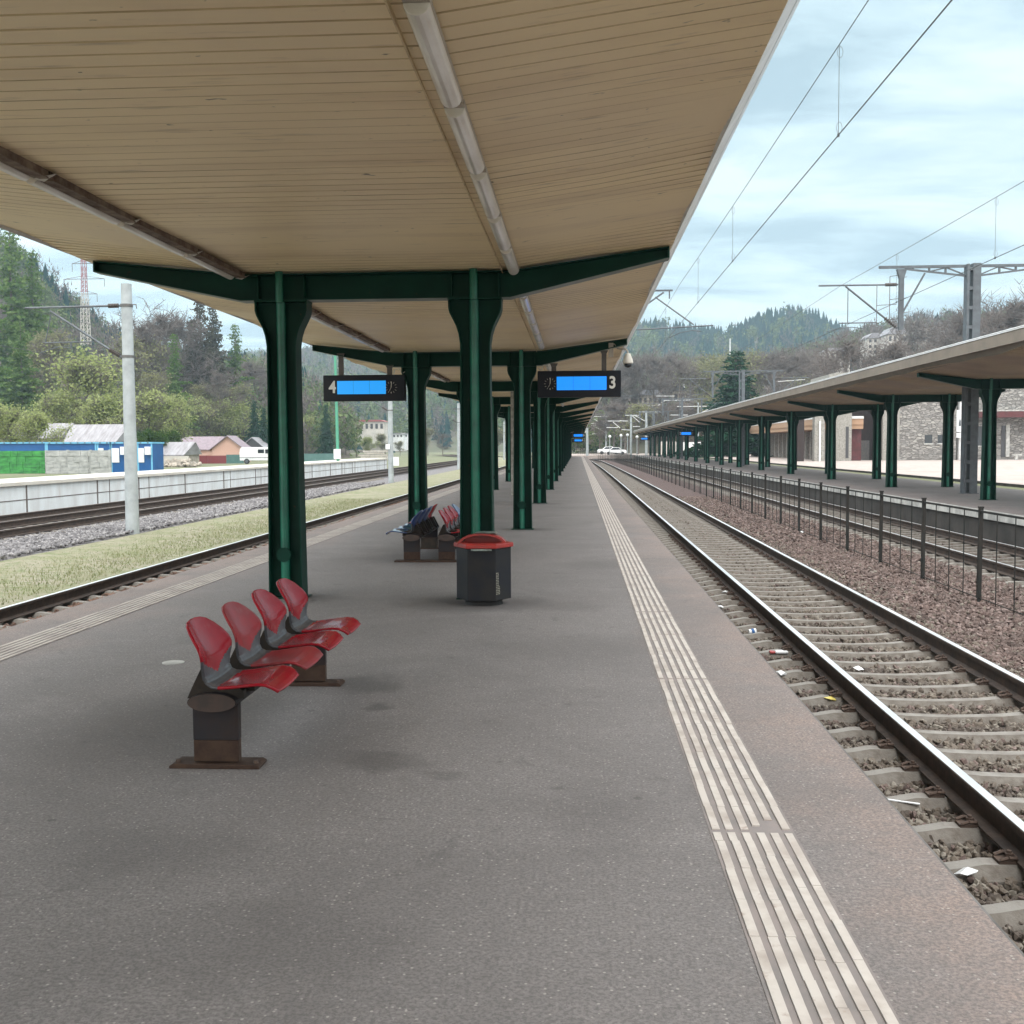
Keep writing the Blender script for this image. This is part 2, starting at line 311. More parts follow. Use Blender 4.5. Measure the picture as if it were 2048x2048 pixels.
MT['ground'] = mat('rough_ground', (.16, .16, .10), .95, col2=(.11, .13, .06), scale=.12, bump=.5, bscale=3, bdist=.1)
MT['blade'] = leaf('grass_blades', (.16, .19, .08), (.29, .28, .17), .3, 1.5)
MT['retwall'] = mat('stained_white_concrete', (.72, .77, .79), .8, col2=(.58, .60, .60), scale=1.6, stretch=(1, 1, .35), col3=(.45, .36, .29), s3=1.1, lo3=.66, hi3=.8)
MT['joint'] = mat('wall_joint', (.13, .11, .10), .9)
MT['cream'] = mat('cream_coping', (.62, .60, .54), .8, col2=(.5, .47, .42), scale=1)
MT['fgreen'] = mat('bright_green_wall', (.05, .30, .06), .7, col2=(.02, .13, .035), scale=1.6, stretch=(1, 1, 2.5), bump=.4)
MT['fgrey'] = mat('moulded_grey_panel', (.42, .43, .42), .85, col2=(.24, .25, .24), scale=1.6, stretch=(1, 1, 3), bump=.6)
MT['cabin'] = mat('blue_cabin', (.008, .10, .30), .5, col2=(.007, .075, .24), scale=1)
MT['cabin2'] = mat('cabin_light_trim', (.14, .42, .62), .5)
MT['roofgrey'] = mat('grey_sheet_roof', (.30, .30, .32), .5, col2=(.18, .17, .18), scale=1, stretch=(3, .3, 1))
MT['roofpurple'] = mat('purple_tile_roof', (.25, .20, .23), .7, col2=(.19, .155, .175), scale=2)
MT['pink'] = mat('pink_render', (.52, .33, .26), .9)
MT['redfence'] = mat('red_fence', (.20, .035, .04), .6)
MT['tealfence'] = mat('teal_fence', (.06, .14, .13), .6, col2=(.09, .18, .17), scale=1.5)
MT['log'] = mat('stacked_concrete', (.50, .46, .42), .9, col2=(.33, .30, .27), scale=2)
MT['polegreen'] = mat('green_lamp_pole', (.08, .30, .20), .5)
MT['rubble'] = mat('rubble', (.42, .37, .31), .9, col2=(.22, .2, .17), scale=1.5)
MT['farwhite'] = mat('far_render', (.60, .57, .52), .85, col2=(.45, .43, .4), scale=.4)
MT['farroof'] = mat('far_red_roof', (.30, .09, .09), .7)
MT['fardark'] = mat('far_window', (.06, .06, .065), .4)
MT['brown'] = mat('brown_pillar_and_shade', (.035, .020, .018), .7, col2=(.02, .014, .013), scale=2, stretch=(4, 4, .5))  # pillar brown, kept dark to paint the shade of the entrance recess
MT['maroon'] = mat('maroon_panel', (.11, .025, .028), .6, col2=(.07, .02, .02), scale=2)
MT['tan'] = mat('tan_soffit', (.38, .24, .15), .7)
MT['bark'] = mat('bark', (.11, .09, .075), .95, col2=(.17, .15, .13), scale=6)
MT['twig'] = leaf('bare_twigs', (.125, .108, .10), (.20, .175, .16), .12, .5)
MT['spring'] = leaf('spring_leaves', (.25, .30, .11), (.40, .44, .20), .5)
MT['olive'] = leaf('olive_buds', (.17, .175, .09), (.27, .27, .145), .4)
MT['larch'] = leaf('larch_needles', (.07, .135, .035), (.16, .235, .075), .35)
MT['spruce'] = leaf('spruce_needles', (.012, .045, .025), (.035, .085, .045), .15)
MT['brownfir'] = leaf('brownish_needles', (.06, .055, .04), (.10, .10, .065), .2)
MT['bushm'] = leaf('bush_leaves', (.03, .07, .018), (.075, .12, .03), .25)
MT['h_spruce'] = leaf('hill_spruce', (.006, .035, .038), (.015, .060, .055), .05, .05)
MT['h_bare'] = leaf('hill_bare', (.12, .10, .092), (.185, .16, .145), .15, .05)
MT['h_green'] = leaf('hill_green', (.075, .115, .05), (.15, .19, .08), .2, .05)
MT['hillsoil'] = mat('hill_soil', (.13, .115, .09), .95, col2=(.08, .09, .05), scale=.03)
MT['scrub'] = mat('brown_slope', (.14, .11, .092), .95, col2=(.085, .08, .05), scale=.06)

def soffit_mat():
    m = bpy.data.materials.new('beige_corrugated_soffit'); m.use_nodes = True; nt = m.node_tree; b = nt.nodes['Principled BSDF']; b.inputs['Roughness'].default_value = .48
    tc = N(nt, 'ShaderNodeTexCoord')
    def noise(sc, st, d=4, dist=0.):
        mp = N(nt, 'ShaderNodeMapping'); mp.inputs['Scale'].default_value = st; nt.links.new(tc.outputs['Object'], mp.inputs[0])
        n = N(nt, 'ShaderNodeTexNoise'); n.inputs['Scale'].default_value = sc; n.inputs['Detail'].default_value = d; n.inputs['Distortion'].default_value = dist; nt.links.new(mp.outputs[0], n.inputs[0]); return n.outputs[0]
    def mix(v, a, bb, c0, c1, mx):
        r = N(nt, 'ShaderNodeMapRange'); nt.links.new(v, r.inputs[0]); r.inputs[1].default_value = a; r.inputs[2].default_value = bb; r.inputs[4].default_value = mx
        x = N(nt, 'ShaderNodeMixRGB'); nt.links.new(r.outputs[0], x.inputs[0])
        if isinstance(c0, tuple): x.inputs[1].default_value = (*c0, 1)
        else: nt.links.new(c0, x.inputs[1])
        x.inputs[2].default_value = (*c1, 1); return x.outputs[0]
    c = mix(noise(.5, (1, 1, 1)), .35, .65, (.82, .655, .39), (.77, .62, .40), 1)
    c = mix(noise(1.2, (.35, 2.2, 1), 5), .5, .8, c, (.55, .39, .23), .6)
    c = mix(noise(.8, (1.2, .5, 1), 3), .6, .8, c, (.62, .46, .37), .5)
    c = mix(noise(9, (.25, 1.6, 1), 4), .62, .78, c, (.25, .17, .10), .55)
    c = mix(noise(16, (.5, 1, 1), 2, .5), .73, .77, c, (.05, .035, .02), .8)
    nt.links.new(c, b.inputs['Base Color']); return m
MT['soffit'] = soffit_mat(); MT['soffit2'] = mat('brown_soffit', (.40, .29, .21), .7, col2=(.33, .24, .18), scale=.7)
MT['groove'] = mat('soffit_groove', (.60, .465, .28), .7, col2=(.27, .19, .11), scale=1.3, stretch=(.8, 7, 1), lo=.5, hi=.8)
MT['tact'] = mat('tactile_white', (.53, .49, .45), .7, col2=(.36, .31, .275), scale=5, lo=.42, hi=.72, col3=(.33, .25, .21), s3=14, lo3=.62, hi3=.75, bump=.2, bscale=50, bdist=.003)
MT['tactbed'] = mat('tactile_bed', (.27, .235, .225), .85, col2=(.20, .185, .18), scale=4)
MT['tactold'] = mat('tactile_worn', (.47, .43, .39), .8, col2=(.32, .285, .26), scale=2.5, lo=.4, hi=.7)
def stone_wall():
    m = bpy.data.materials.new('rubble_stone_wall'); m.use_nodes = True; nt = m.node_tree; b = nt.nodes['Principled BSDF']; b.inputs['Roughness'].default_value = .9
    tc = N(nt, 'ShaderNodeTexCoord'); mp = N(nt, 'ShaderNodeMapping'); mp.inputs['Scale'].default_value = (1, 1, 2.4); nt.links.new(tc.outputs['Object'], mp.inputs[0])
    v = N(nt, 'ShaderNodeTexVoronoi', feature='F1'); v.inputs['Scale'].default_value = 1.9; nt.links.new(mp.outputs[0], v.inputs[0])
    d = N(nt, 'ShaderNodeTexVoronoi', feature='DISTANCE_TO_EDGE'); d.inputs['Scale'].default_value = 1.9; nt.links.new(mp.outputs[0], d.inputs[0])
    s = N(nt, 'ShaderNodeSeparateColor'); nt.links.new(v.outputs['Color'], s.inputs[0])
    r = N(nt, 'ShaderNodeValToRGB'); nt.links.new(s.outputs[0], r.inputs[0]); e = r.color_ramp.elements
    e[0].color = (.17, .16, .15, 1); e[1].color = (.36, .345, .32, 1); q = e.new(.45); q.color = (.27, .26, .245, 1)
    q = N(nt, 'ShaderNodeMapRange'); nt.links.new(d.outputs[0], q.inputs[0]); q.inputs[1].default_value = .02; q.inputs[2].default_value = .06
    x = N(nt, 'ShaderNodeMixRGB'); nt.links.new(q.outputs[0], x.inputs[0]); x.inputs[1].default_value = (.20, .19, .18, 1); nt.links.new(r.outputs[0], x.inputs[2]); nt.links.new(x.outputs[0], b.inputs['Base Color'])
    bp = N(nt, 'ShaderNodeBump'); bp.inputs['Distance'].default_value = .15; nt.links.new(q.outputs[0], bp.inputs['Height']); nt.links.new(bp.outputs[0], b.inputs['Normal'])
    return m
MT['stonewall'] = stone_wall()

# ------------------------------------------------------------------ track curve beyond the platforms
def off(Y):
    a = max(0, Y-60); b = max(0, Y-150)
    return -a*a*6e-5 - b*b*.0012
def strip(name, x0, x1, z0, z1, mats, ys, curved=True, n=1, kind='structure', parent=None):
    mb = MB()
    for a, b in zip(ys[:-1], ys[1:]):
        oa, ob = (off(a), off(b)) if curved else (0, 0)
        mb.quad((x0+oa, a, z0), (x1+oa, a, z1), (x1+ob, b, z1), (x0+ob, b, z0))
    o = mb.build(name, mats, parent)
    if kind: tag(o, kind=kind)
    return o
YS = [-6, 20, 60, 80, 100, 120, 140, 155, 165, 175, 185, 195, 205, 215, 225, 240, 255, 270]
YE = 166.0

# ------------------------------------------------------------------ ground and terrain
def zg(x, y):
    t = min(1, max(0, (y-80)/80)); t = t*t*(3-2*t)
    return -.2 - .4*t
def zground(x, y):
    if x < -18: return zg(x, y) if y > 20 else -.2
    if x < 15.2: return -.86
    if x < 19.2: return -.86
    return -.34
gx = [-1500, -700, -400, -250, -150, -100, -70, -50, -35, -25, -19, -16.9, -10, 0, 10, 15.3, 19.3, 19.6, 30, 60, 100, 200, 400, 800, 1500]
gy = [-60, 0, 30, 60, 80, 90, 100, 110, 120, 130, 140, 150, 160, 200, 260, 400, 700, 1200, 2500]
V = np.array([[x, y, zground(x, y) if x != -16.9 else -.86] for y in gy for x in gx]); nx = len(gx)
F = np.array([[j*nx+i, j*nx+i+1, (j+1)*nx+i+1, (j+1)*nx+i] for j in range(len(gy)-1) for i in range(nx-1)])
tag(fast_mesh('ground', V, F, MT['ground']), kind='structure')
strip('track_bed', .9, 5.0, -.80, -.80, MT['ballast'], YS)
strip('verge', 5.0, 9.62, -.795, -.795, MT['redballast'], YS)
strip('track_bed', 14.8, 19.32, -.80, -.80, MT['ballast'], YS)
strip('track_bed', -8.0, -4.95, -.80, -.80, MT['ballast'], YS)
strip('grass_verge', -10.85, -7.74, -.53, -.60, MT['grass'], YS)
strip('ballast_bed', -13.5, -10.85, -.45, -.54, MT['grey_ballast'], YS)
strip('ballast_bed', -16.62, -13.5, -.42, -.45, MT['ballast'], YS)

# ------------------------------------------------------------------ platforms
def platform(name, x0, x1, top, side_l, side_r, y0, y1, zt=0, zb=-.86, cop=None):
    mb = MB(); mb.box(x0, x1, y0, y1, zb, zt-.004, 1)
    o = mb.build(name+'_body', [top, side_l]); tag(o, kind='structure')
    mb = MB(); mb.quad((x0, y0, zt), (x1, y0, zt), (x1, y1, zt), (x0, y1, zt)); o = mb.build(name, top); tag(o, kind='structure')
platform('platform', -5.02, 1.36, MT['asphalt'], MT['kerb'], None, -6, YE)
mb = MB(); mb.box(1.357, 1.372, -6, YE, -.12, -.003); tag(mb.build('platform_edge', MT['kerb']), kind='structure')
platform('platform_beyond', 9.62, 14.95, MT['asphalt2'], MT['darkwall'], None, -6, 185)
mb = MB(); mb.box(9.56, 9.63, -6, 185, -.20, .003); tag(mb.build('platform_edge_beyond', MT['coping']), kind='structure')
mb = MB(); mb.box(19.3, 120, -6, 230, -.8, -.25); tag(mb.build('station_forecourt', MT['plaza']), kind='structure')
mb = MB(); mb.box(19.22, 19.30, -6, 230, -.8, -.22); tag(mb.build('forecourt_kerb', MT['darkwall']), kind='structure')
mb = MB(); mb.box(-3, 16, 186, 230, -.6, -.02); tag(mb.build('path', MT['plaza']), kind='structure')

# tactile strips
def tactile(x0, x1, mat_, bed, label, segs, seed):
    t = empty('tactile_paving', ((x0+x1)/2, segs[0], 0), label, 'tactile strip')
    r_ = random.Random(seed); w = (x1-x0)/(6+5*.85); g = w*.85
    mb = MB(); mb.quad((x0-.012, segs[0], .002), (x1+.012, segs[0], .002), (x1+.012, segs[-1], .002), (x0-.012, segs[-1], .002)); mb.build('backing', bed, t)
    for a, b in zip(segs[:-1], segs[1:]):
        mb = MB(); gap = .035
        for i in range(6):
            xa = x0+i*(w+g); y = a+gap/2 + (r_.uniform(0, .25) if (a < 5 and i > 2 and x0 > 0) else 0)
            ye = b-gap/2
            if b < 16:                                   # nearest bars: short cast pieces, slightly uneven
                while y < ye-.01:
                    yn = min(ye, y+.285); dx = r_.uniform(-.0022, .0022); dz = r_.uniform(-.001, .0015)
                    mb.box(xa+dx, xa+w+dx, y, yn-.002, -.001, .0065+dz); y = yn
            else: mb.box(xa, xa+w, y, ye, -.001, .0065)
        mb.build('bar_group', mat_, t)
segsR = [1.45, 4.43, 7.36, 10.35, 13.3]
while segsR[-1] < 120: segsR.append(segsR[-1]+2.95*(1 if segsR[-1] < 45 else 4))
segsR.append(YE)
tactile(.545, .862, MT['tact'], MT['tactbed'], 'six pale ribbed guide bars along the platform edge beside track 3', segsR, 1)
segsL = [2.0, 6.4, 9.35]
while segsL[-1] < 60: segsL.append(segsL[-1]+2.95*(1 if segsL[-1] < 30 else 4))
segsL.append(YE)
tactile(-4.60, -4.28, MT['tactold'], MT['tactbed'], 'worn pale guide strip along the platform edge beside track 4', segsL, 2)
t = empty('drain_cover', (-2.965, 7.83, 0), 'small round pale metal cover set in the asphalt behind the red bench', 'drain cover')
MB().lathe((-2.965, 7.83, 0), [(.08, -.01), (.08, .004), (.072, .006)], 24).build('lid', MT['coping'], t, world=True)

# ------------------------------------------------------------------ rails, sleepers, stones
RP = [(-.075, 0), (-.075, .012), (-.012, .032), (-.009, .12), (-.036, .135), (-.036, .162), (-.030, .170), (.030, .170), (.036, .162), (.036, .135), (.009, .12), (.012, .032), (.075, .012), (.075, 0)]
def rail(x, zt, parent, topm, y0=-5, y1=262, curved=True):
    mb = MB(); ys = [y0]+[y for y in YS if y0 < y < y1]+[y1]; n = len(RP)
    vs = []; fs = []; ms = []
    for y in ys:
        o_ = off(y) if curved else 0
        for p in RP: vs.append((x+o_+p[0], y, zt-.17+p[1]))
    for j in range(len(ys)-1):
        for i in range(n):
            k = (i+1) % n; fs.append((j*n+i, j*n+k, (j+1)*n+k, (j+1)*n+i)); ms.append(1 if i == 6 else 0)
    mb.v = vs; mb.f = fs; mb.m = ms
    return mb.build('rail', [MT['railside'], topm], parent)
def sleeper_geo(mb, x, y, zt, r_=random):
    """twin-humped concrete sleeper; zt = rail-seat height"""
    xs = [-1.28, -1.12, -1.0, -.62, -.40, 0, .40, .62, 1.0, 1.12, 1.28]; hs = [-.045, -.022, 0, 0, -.022, -.034, -.022, 0, 0, -.022, -.045]
    b = len(mb.v); n = 6
    prof = [(-.135, -.18), (-.115, -.07), (-.052, 0), (.052, 0), (.115, -.07), (.135, -.18)]
    for q, (xx, h) in enumerate(zip(xs, hs)):
        sc = .9 if abs(xx) < .3 else 1
        for a, c_ in prof: mb.v.append((x+xx, y+a*sc, zt+c_+(h if c_ > -.1 else 0)))
    for i in range(len(xs)-1):
        for k in range(n-1): mb.f.append([b+i*n+k, b+(i+1)*n+k, b+(i+1)*n+k+1, b+i*n+k+1]); mb.m.append(0 if k == 2 else 1)
    mb.f.append([b+k for k in range(n)][::-1]); mb.f.append([b+(len(xs)-1)*n+k for k in range(n)]); mb.m += [1, 1]
def track(name, xc, zt, label, topm, y0, nsl, nstuff, clips=0, sp_=.57, y_first=2.6, both=True, sleepers=True):
    t = empty('railway_track', (xc, y0, zt-.17), label, 'railway track')
    rail(xc-.75, zt, t, topm, y0); rail(xc+.75, zt, t, topm, y0)
    if not sleepers: return t
    zs = zt-.175
    cm = MB()
    cm.box(-.05, .05, -.05, .05, 0, .016)
    cm.tube((-.02, 0, .01), (-.02, 0, .062), .014, .014, 6); cm.tube((-.02, 0, .03), (-.02, 0, .048), .025, .025, 6)
    cm.path([(.045, -.045, .02), (.0, -.052, .036), (-.045, -.04, .030), (-.055, 0, .024), (-.045, .04, .030), (.0, .052, .036), (.045, .045, .02)], .0105, 6)
    smb = MB(); sleeper_geo(smb, 0, 0, 0)
    so_ = smb.build('sleeper', [MT['sleeptop'], MT['sleepside']], None, world=False); sme = so_.data; bpy.data.objects.remove(so_)
    cme = None
    if clips:
        oc = cm.build('rail_clip', MT['clip'], None, world=False); cme = oc.data; bpy.data.objects.remove(oc)
    for k in range(nsl):
        y = y_first+k*sp_
        o = bpy.data.objects.new('sleeper', sme); C.objects.link(o); o.parent = t
        o.location = (off(y)+random.uniform(-.012, .012), y-y0, zs-(zt-.17)+random.uniform(-.004, .002)); o.rotation_euler.z = random.uniform(-.006, .006)
        if k < clips:
            for q in (-.75, .75):
                for d in (-1, 1):
                    c = bpy.data.objects.new('rail_clip', cme); C.objects.link(c); c.parent = o; c.location = (q+d*.125, random.uniform(-.008, .008), 0); c.rotation_euler.z = math.pi if d < 0 else 0
    mb = MB()
    for k in range(nsl, nsl+nstuff):
        y = y_first+k*sp_; sleeper_geo(mb, xc+off(y), y, zs)
    if nstuff: tag(mb.build('sleeper_row', [MT['sleeptop'], MT['sleepside']], t), kind='stuff')
    return t
track('t3', 3.19, -.53, 'two bright-topped rails on concrete sleepers beside the platform, track 3', MT['railtop'], -5, 100, 160, 45)
track('t2', 8.18, -.53, 'rails on pale sleepers between the dark fence and the far platform', MT['railtop'], -5, 100, 140, 0, y_first=14)
track('t4', -6.87, -.53, 'track beside the grass verge, one shiny rail showing above the platform', MT['railtop'], -5, 60, 0, 0, y_first=8)
track('t5', -13.72, -.25, 'brown rusty track on grey ballast at the foot of the white wall', MT['railtop2'], 10, 90, 0, 0, y_first=20)
track('t1', 17.1, -.53, 'sunken track between the far platform and the station forecourt', MT['railtop2'], 10, 60, 0, 0, y_first=30)
t = empty('spare_rail', (-15.9, 14, -.42), 'rusty spare rail lying along the foot of the white wall', 'rail'); rail(-15.9, -.25, t, MT['railtop2'], 14, 150)

def ico():
    p = (1+5**.5)/2
    v = np.array([(-1,p,0),(1,p,0),(-1,-p,0),(1,-p,0),(0,-1,p),(0,1,p),(0,-1,-p),(0,1,-p),(p,0,-1),(p,0,1),(-p,0,-1),(-p,0,1)], float); v /= np.linalg.norm(v[0])
    f = np.array([(0,11,5),(0,5,1),(0,1,7),(0,7,10),(0,10,11),(1,5,9),(5,11,4),(11,10,2),(10,7,6),(7,1,8),(3,9,4),(3,4,2),(3,2,6),(3,6,8),(3,8,9),(4,9,5),(2,4,11),(6,2,10),(8,6,7),(9,8,1)])
    return v, f
IV, IF = ico()
def rot_rand(n):
    q = rng.normal(size=(n, 4)); q /= np.linalg.norm(q, axis=1)[:, None]; w, x, y, z = q.T
    return np.stack([1-2*(y*y+z*z), 2*(x*y-z*w), 2*(x*z+y*w), 2*(x*y+z*w), 1-2*(x*x+z*z), 2*(y*z-x*w), 2*(x*z-y*w), 2*(y*z+x*w), 1-2*(x*x+y*y)], 1).reshape(n, 3, 3)
def stones(name, regions, mats, mfun=None):
    Vs = []; Fs = []; Ms = []; b = 0
    for (x0, x1, y0, y1, z, dens, s0, s1, cur) in regions:
        n = int((x1-x0)*(y1-y0)*dens)
        P = np.stack([rng.uniform(x0, x1, n), rng.uniform(y0, y1, n), np.full(n, z)+rng.uniform(-.012, .02, n)], 1)
        if cur: P[:, 0] += np.array([off(y) for y in P[:, 1]])
        s = rng.uniform(s0, s1, n)
        v = IV[None]*(1+rng.uniform(-.38, .38, (n, 12, 1)))*np.array([1, .8, .6]); v = np.einsum('nij,nkj->nki', rot_rand(n), v)*s[:, None, None]
        v = v+P[:, None, :]
        Vs.append(v.reshape(-1, 3)); Fs.append((IF[None]+(np.arange(n)*12)[:, None, None]).reshape(-1, 3)+b); b += n*12
        if mfun: Ms.append(np.repeat(mfun(P), 20))
    o = fast_mesh(name, np.concatenate(Vs), np.concatenate(Fs), mats, midx=np.concatenate(Ms) if mfun else None)
    return tag(o, kind='stuff')
def m3(P):
    p = np.clip((P[:, 0]-3.9)/1.0, .12, .93); return (rng.uniform(size=len(P)) < p).astype(int)
stones('ballast_stones', [(1.38, 4.4, 2.2, 9, -.785, 760, .018, .036, 0), (1.38, 4.3, 9, 16, -.785, 500, .022, .040, 0), (1.38, 4.3, 16, 30, -.79, 240, .028, .045, 0), (1.4, 4.4, 30, 60, -.785, 40, .04, .06, 0),
       (4.3, 7.0, 5.5, 14, -.75, 520, .022, .042, 0), (4.3, 7.1, 14, 26, -.75, 230, .028, .05, 0), (4.3, 7.1, 26, 50, -.75, 80, .035, .06, 0), (7.1, 9.5, 16, 45, -.785, 60, .03, .05, 0)],
       [MT['stone_brown'], MT['stone_red']], m3)
stones('grey_ballast_stones', [(-13.2, -10.9, 16, 34, -.47, 150, .035, .06, 0), (-13.3, -10.9, 34, 62, -.47, 50, .05, .08, 0)], [MT['stone_grey']])
stones('edge_rubble', [(-7.5, -6.6, 12, 22, -.76, 260, .025, .05, 0), (-7.5, -6.6, 22, 50, -.76, 90, .03, .06, 0)], [MT['stone_rust']])
strip('rubble_bank', -7.6, -5.0, -.775, -.76, MT['ballast'], YS)
# shoulder of stones between the track and the fence, a little higher than the track bed
strip('ballast_bank', 4.25, 7.15, -.77, -.77, MT['redballast'], YS)

def blades(name, N_, x0, x1, y0, y1, z, h0, h1, mt):
    x = rng.uniform(x0, x1, N_); y = rng.uniform(y0, y1, N_); a = rng.uniform(0, 6.28, N_); h = rng.uniform(h0, h1, N_); w = h*.16
    dx, dy = np.cos(a)*w, np.sin(a)*w; lx, ly = rng.normal(0, .35, N_)*h, rng.normal(0, .35, N_)*h
    V = np.stack([np.stack([x-dx, y-dy, np.full(N_, z)], 1), np.stack([x+dx, y+dy, np.full(N_, z)], 1), np.stack([x+lx, y+ly, z+h], 1)], 1).reshape(-1, 3)
    return tag(fast_mesh(name, V, np.arange(N_*3).reshape(-1, 3), mt), kind='stuff')
blades('grass', 26000, -10.9, -7.9, 11, 45, -.57, .02, .06, MT['blade'])

# ------------------------------------------------------------------ canopies
BY = [11.35+9.47*k for k in range(17)]
def canopy(xc, label, dl=0, dr=0, bents=BY, dy=0, detail=True, y0=-7.0, y1=167.0):
    t = empty('platform_canopy', (xc, bents[0]+dy, 0), label, 'platform canopy')
    # soffit with real grooves
    xs = [-3.10, -2.2, -1.43, -.5, .5, 1.33, 2.2, 3.0]
    zb = [3.58+dl, 3.47+dl*.5, 3.365, 3.365, 3.365, 3.365, 3.475+dr*.5, 3.58+dr]
    pr = [(0, 0, 0), (.137, 0, 0), (.140, .006, 1), (.147, .006, 1), (.150, 0, 1)]
    V = []; F = []; Mi = []; nx = len(xs); y = y0; row = 0
    def sag(i, yy):
        s = .012*math.sin(yy*.66)+.008*math.sin(yy*1.9+1)
        if i in (0, 7): s += .018*math.sin(yy*.9+i)+.01*math.sin(yy*2.7)
        return s
    per = .150 if detail else .6
    k = per/.150
    while y < y1:
        for (py, pz, g) in pr[:4]:
            for i, (x_, z_) in enumerate(zip(xs, zb)): V.append((x_, y+py*k-bents[0]-dy, z_+pz+sag(i, y)))
            if row:
                for i in range(nx-1): a = (row-1)*nx+i; F.append((a, a+1, a+nx+1, a+nx)); Mi.append(gprev)
            gprev = 1 if g else 0
            if (py, pz) == (.122, 0): gprev = 1
            row += 1
        gprev = 1
        y += per
        # closing edge of the groove goes to the next row's first point
        # (next loop adds it)
    # face runs: [0]flat [1]groove side [2]groove top [3]groove side
    Mi = [(0, 1, 1, 1)[((j//(nx-1))) % 4] for j in range(len(F))]
    o = fast_mesh('soffit', np.array(V), np.array(F), [MT['soffit'] if xc < 0 else MT['soffit2'], MT['groove']], t, np.array(Mi))
    for s, dz in ((-1, dl), (1, dr)):
        i0 = 3.10 if s < 0 and xc < 0 else 3.0
        mb = MB(); mb.prism([(xc+s*i0, 3.572+dz), (xc+s*3.155, 3.80+dz), (xc+s*3.155, 3.87+dz), (xc+s*(i0-.02), 3.60+dz)][::s], y0, y1)
        mb.build('fascia', MT['fasciat'] if xc > 0 else MT['fasciaw'], t)
        if xc > 0: mb = MB(); mb.box(*sorted((xc+s*3.161, xc+s*3.19)), y0, y1, 3.70+dz, 3.965+dz); mb.build('edge_board', MT['fasciat'], t)
        mb = MB()
        if xc < 0: mb.prism([(xc+s*3.160, 3.805+dz), (xc+s*3.215, 3.88+dz), (xc+s*3.215, 3.96+dz), (xc+s*3.160, 3.96+dz)][::s], y0, y1)
        mb.box(*sorted((xc+s*3.15, xc+s*3.205)), y0, y1, 3.967+dz, 3.99+dz); mb.box(*sorted((xc+s*3.05, xc+s*3.09)), y0, y1, 4.02+dz, 4.05+dz)
        mb.build('gutter', MT['gutter'], t)
    mb = MB(); mb.prism([(xc-3.1, 4.0+dl), (xc, 3.9), (xc+3.1, 4.0+dr), (xc+3.1, 4.03+dr), (xc, 3.96), (xc-3.1, 4.03+dl)], y0, y1); mb.build('roof', MT['roofing'], t)
    # longitudinal joint of the panels
    mb = MB(); mb.box(xc+1.278, xc+1.286, y0, bents[5]+dy, 3.336, 3.37); mb.build('panel_joint', MT['groove'], t)
    # beam and column prototypes
    def beam(y, w):
        mb = MB(); zt = 3.352; T = [(-2.96, 3.545+dl), (-1.42, zt), (1.36, zt), (2.96, 3.545+dr)]; B = [(-2.96, 3.435+dl), (-1.42, 3.085), (1.36, 3.085), (2.96, 3.435+dr)]
        for i in range(3):
            (xa, ta), (xb, tb) = T[i], T[i+1]; (_, ba), (_, bb) = B[i], B[i+1]
            mb.prism([(xc+xa, ba), (xc+xb, bb), (xc+xb, tb), (xc+xa, ta)], y-.006, y+.006)
            mb.prism([(xc+xa, ta-.012), (xc+xb, tb-.012), (xc+xb, tb), (xc+xa, ta)], y-.1, y+.1)
            mb.prism([(xc+xa, ba), (xc+xb, bb), (xc+xb, bb+.014), (xc+xa, ba+.014)], y-.1, y+.1)
            mb.prism([(xc+xa, ba-.004), (xc+xb, bb-.004), (xc+xb, bb-.0005), (xc+xa, ba-.0005)], y-.098, y+.098, mi=1)  # grey skin paints the light caught by the flange underside
        for s in (-1, 1):
            for q in (-.24, .24): mb.box(xc+s*1.0+q-.006, xc+s*1.0+q+.006, y-.095, y+.095, 3.10, 3.34)
            d = dl if s < 0 else dr
            mb.box(xc+s*2.96-.008, xc+s*2.96+.008, y-.1, y+.1, 3.432+d, 3.547+d)
        return mb.build('beam', [MT['green'], MT['flange_lit']], t)
    def column(xo, y):
        hw = [(0, .165), (.9, .155), (2.2, .140), (2.62, .140), (2.72, .155), (2.80, .18), (2.87, .215), (2.93, .245), (2.98, .258), (3.08, .260)]
        mb = MB()
        poly = [(xo-w, z) for z, w in hw]+[(xo+w, z) for z, w in reversed(hw)]
        mb.prism(poly[:], y-.007, y+.007)
        for s in (-1, 1):
            for (za, wa), (zb_, wb) in zip(hw[:-1], hw[1:]):
                mb.prism([(xo+s*wa, za), (xo+s*(wa+.013), za), (xo+s*(wb+.013), zb_), (xo+s*wb, zb_)], y-.115, y+.115)
        mb.box(xo-.275, xo+.275, y-.12, y+.12, 3.068, 3.083)
        mb.box(xo-.21, xo+.21, y-.15, y+.15, 0, .012)
        c = mb.build('column', MT['green'], t)
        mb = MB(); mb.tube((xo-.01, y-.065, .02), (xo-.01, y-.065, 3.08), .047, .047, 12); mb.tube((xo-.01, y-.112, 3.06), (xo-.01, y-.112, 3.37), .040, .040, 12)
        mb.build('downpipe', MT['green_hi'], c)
        mb = MB(); mb.tube((xo-.01, y-.135, .46), (xo-.01, y-.10, .46), .075, .075, 18); mb.build('pipe_cap', MT['green'], c)
        return c
    for k, y in enumerate(bents):
        y += dy
        if k == 0:
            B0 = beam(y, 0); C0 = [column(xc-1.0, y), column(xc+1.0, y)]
        else:
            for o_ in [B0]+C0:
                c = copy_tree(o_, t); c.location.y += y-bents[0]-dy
    return t
canopy(-2.04, 'long green steel canopy with beige ribbed underside over the platform', -.03, .02)
canopy(12.43, 'parallel green steel canopy over the far platform beyond the fence', 0, 0, [31.4+9.5*(k-1) for k in range(17)], 0, True, 12, 184)

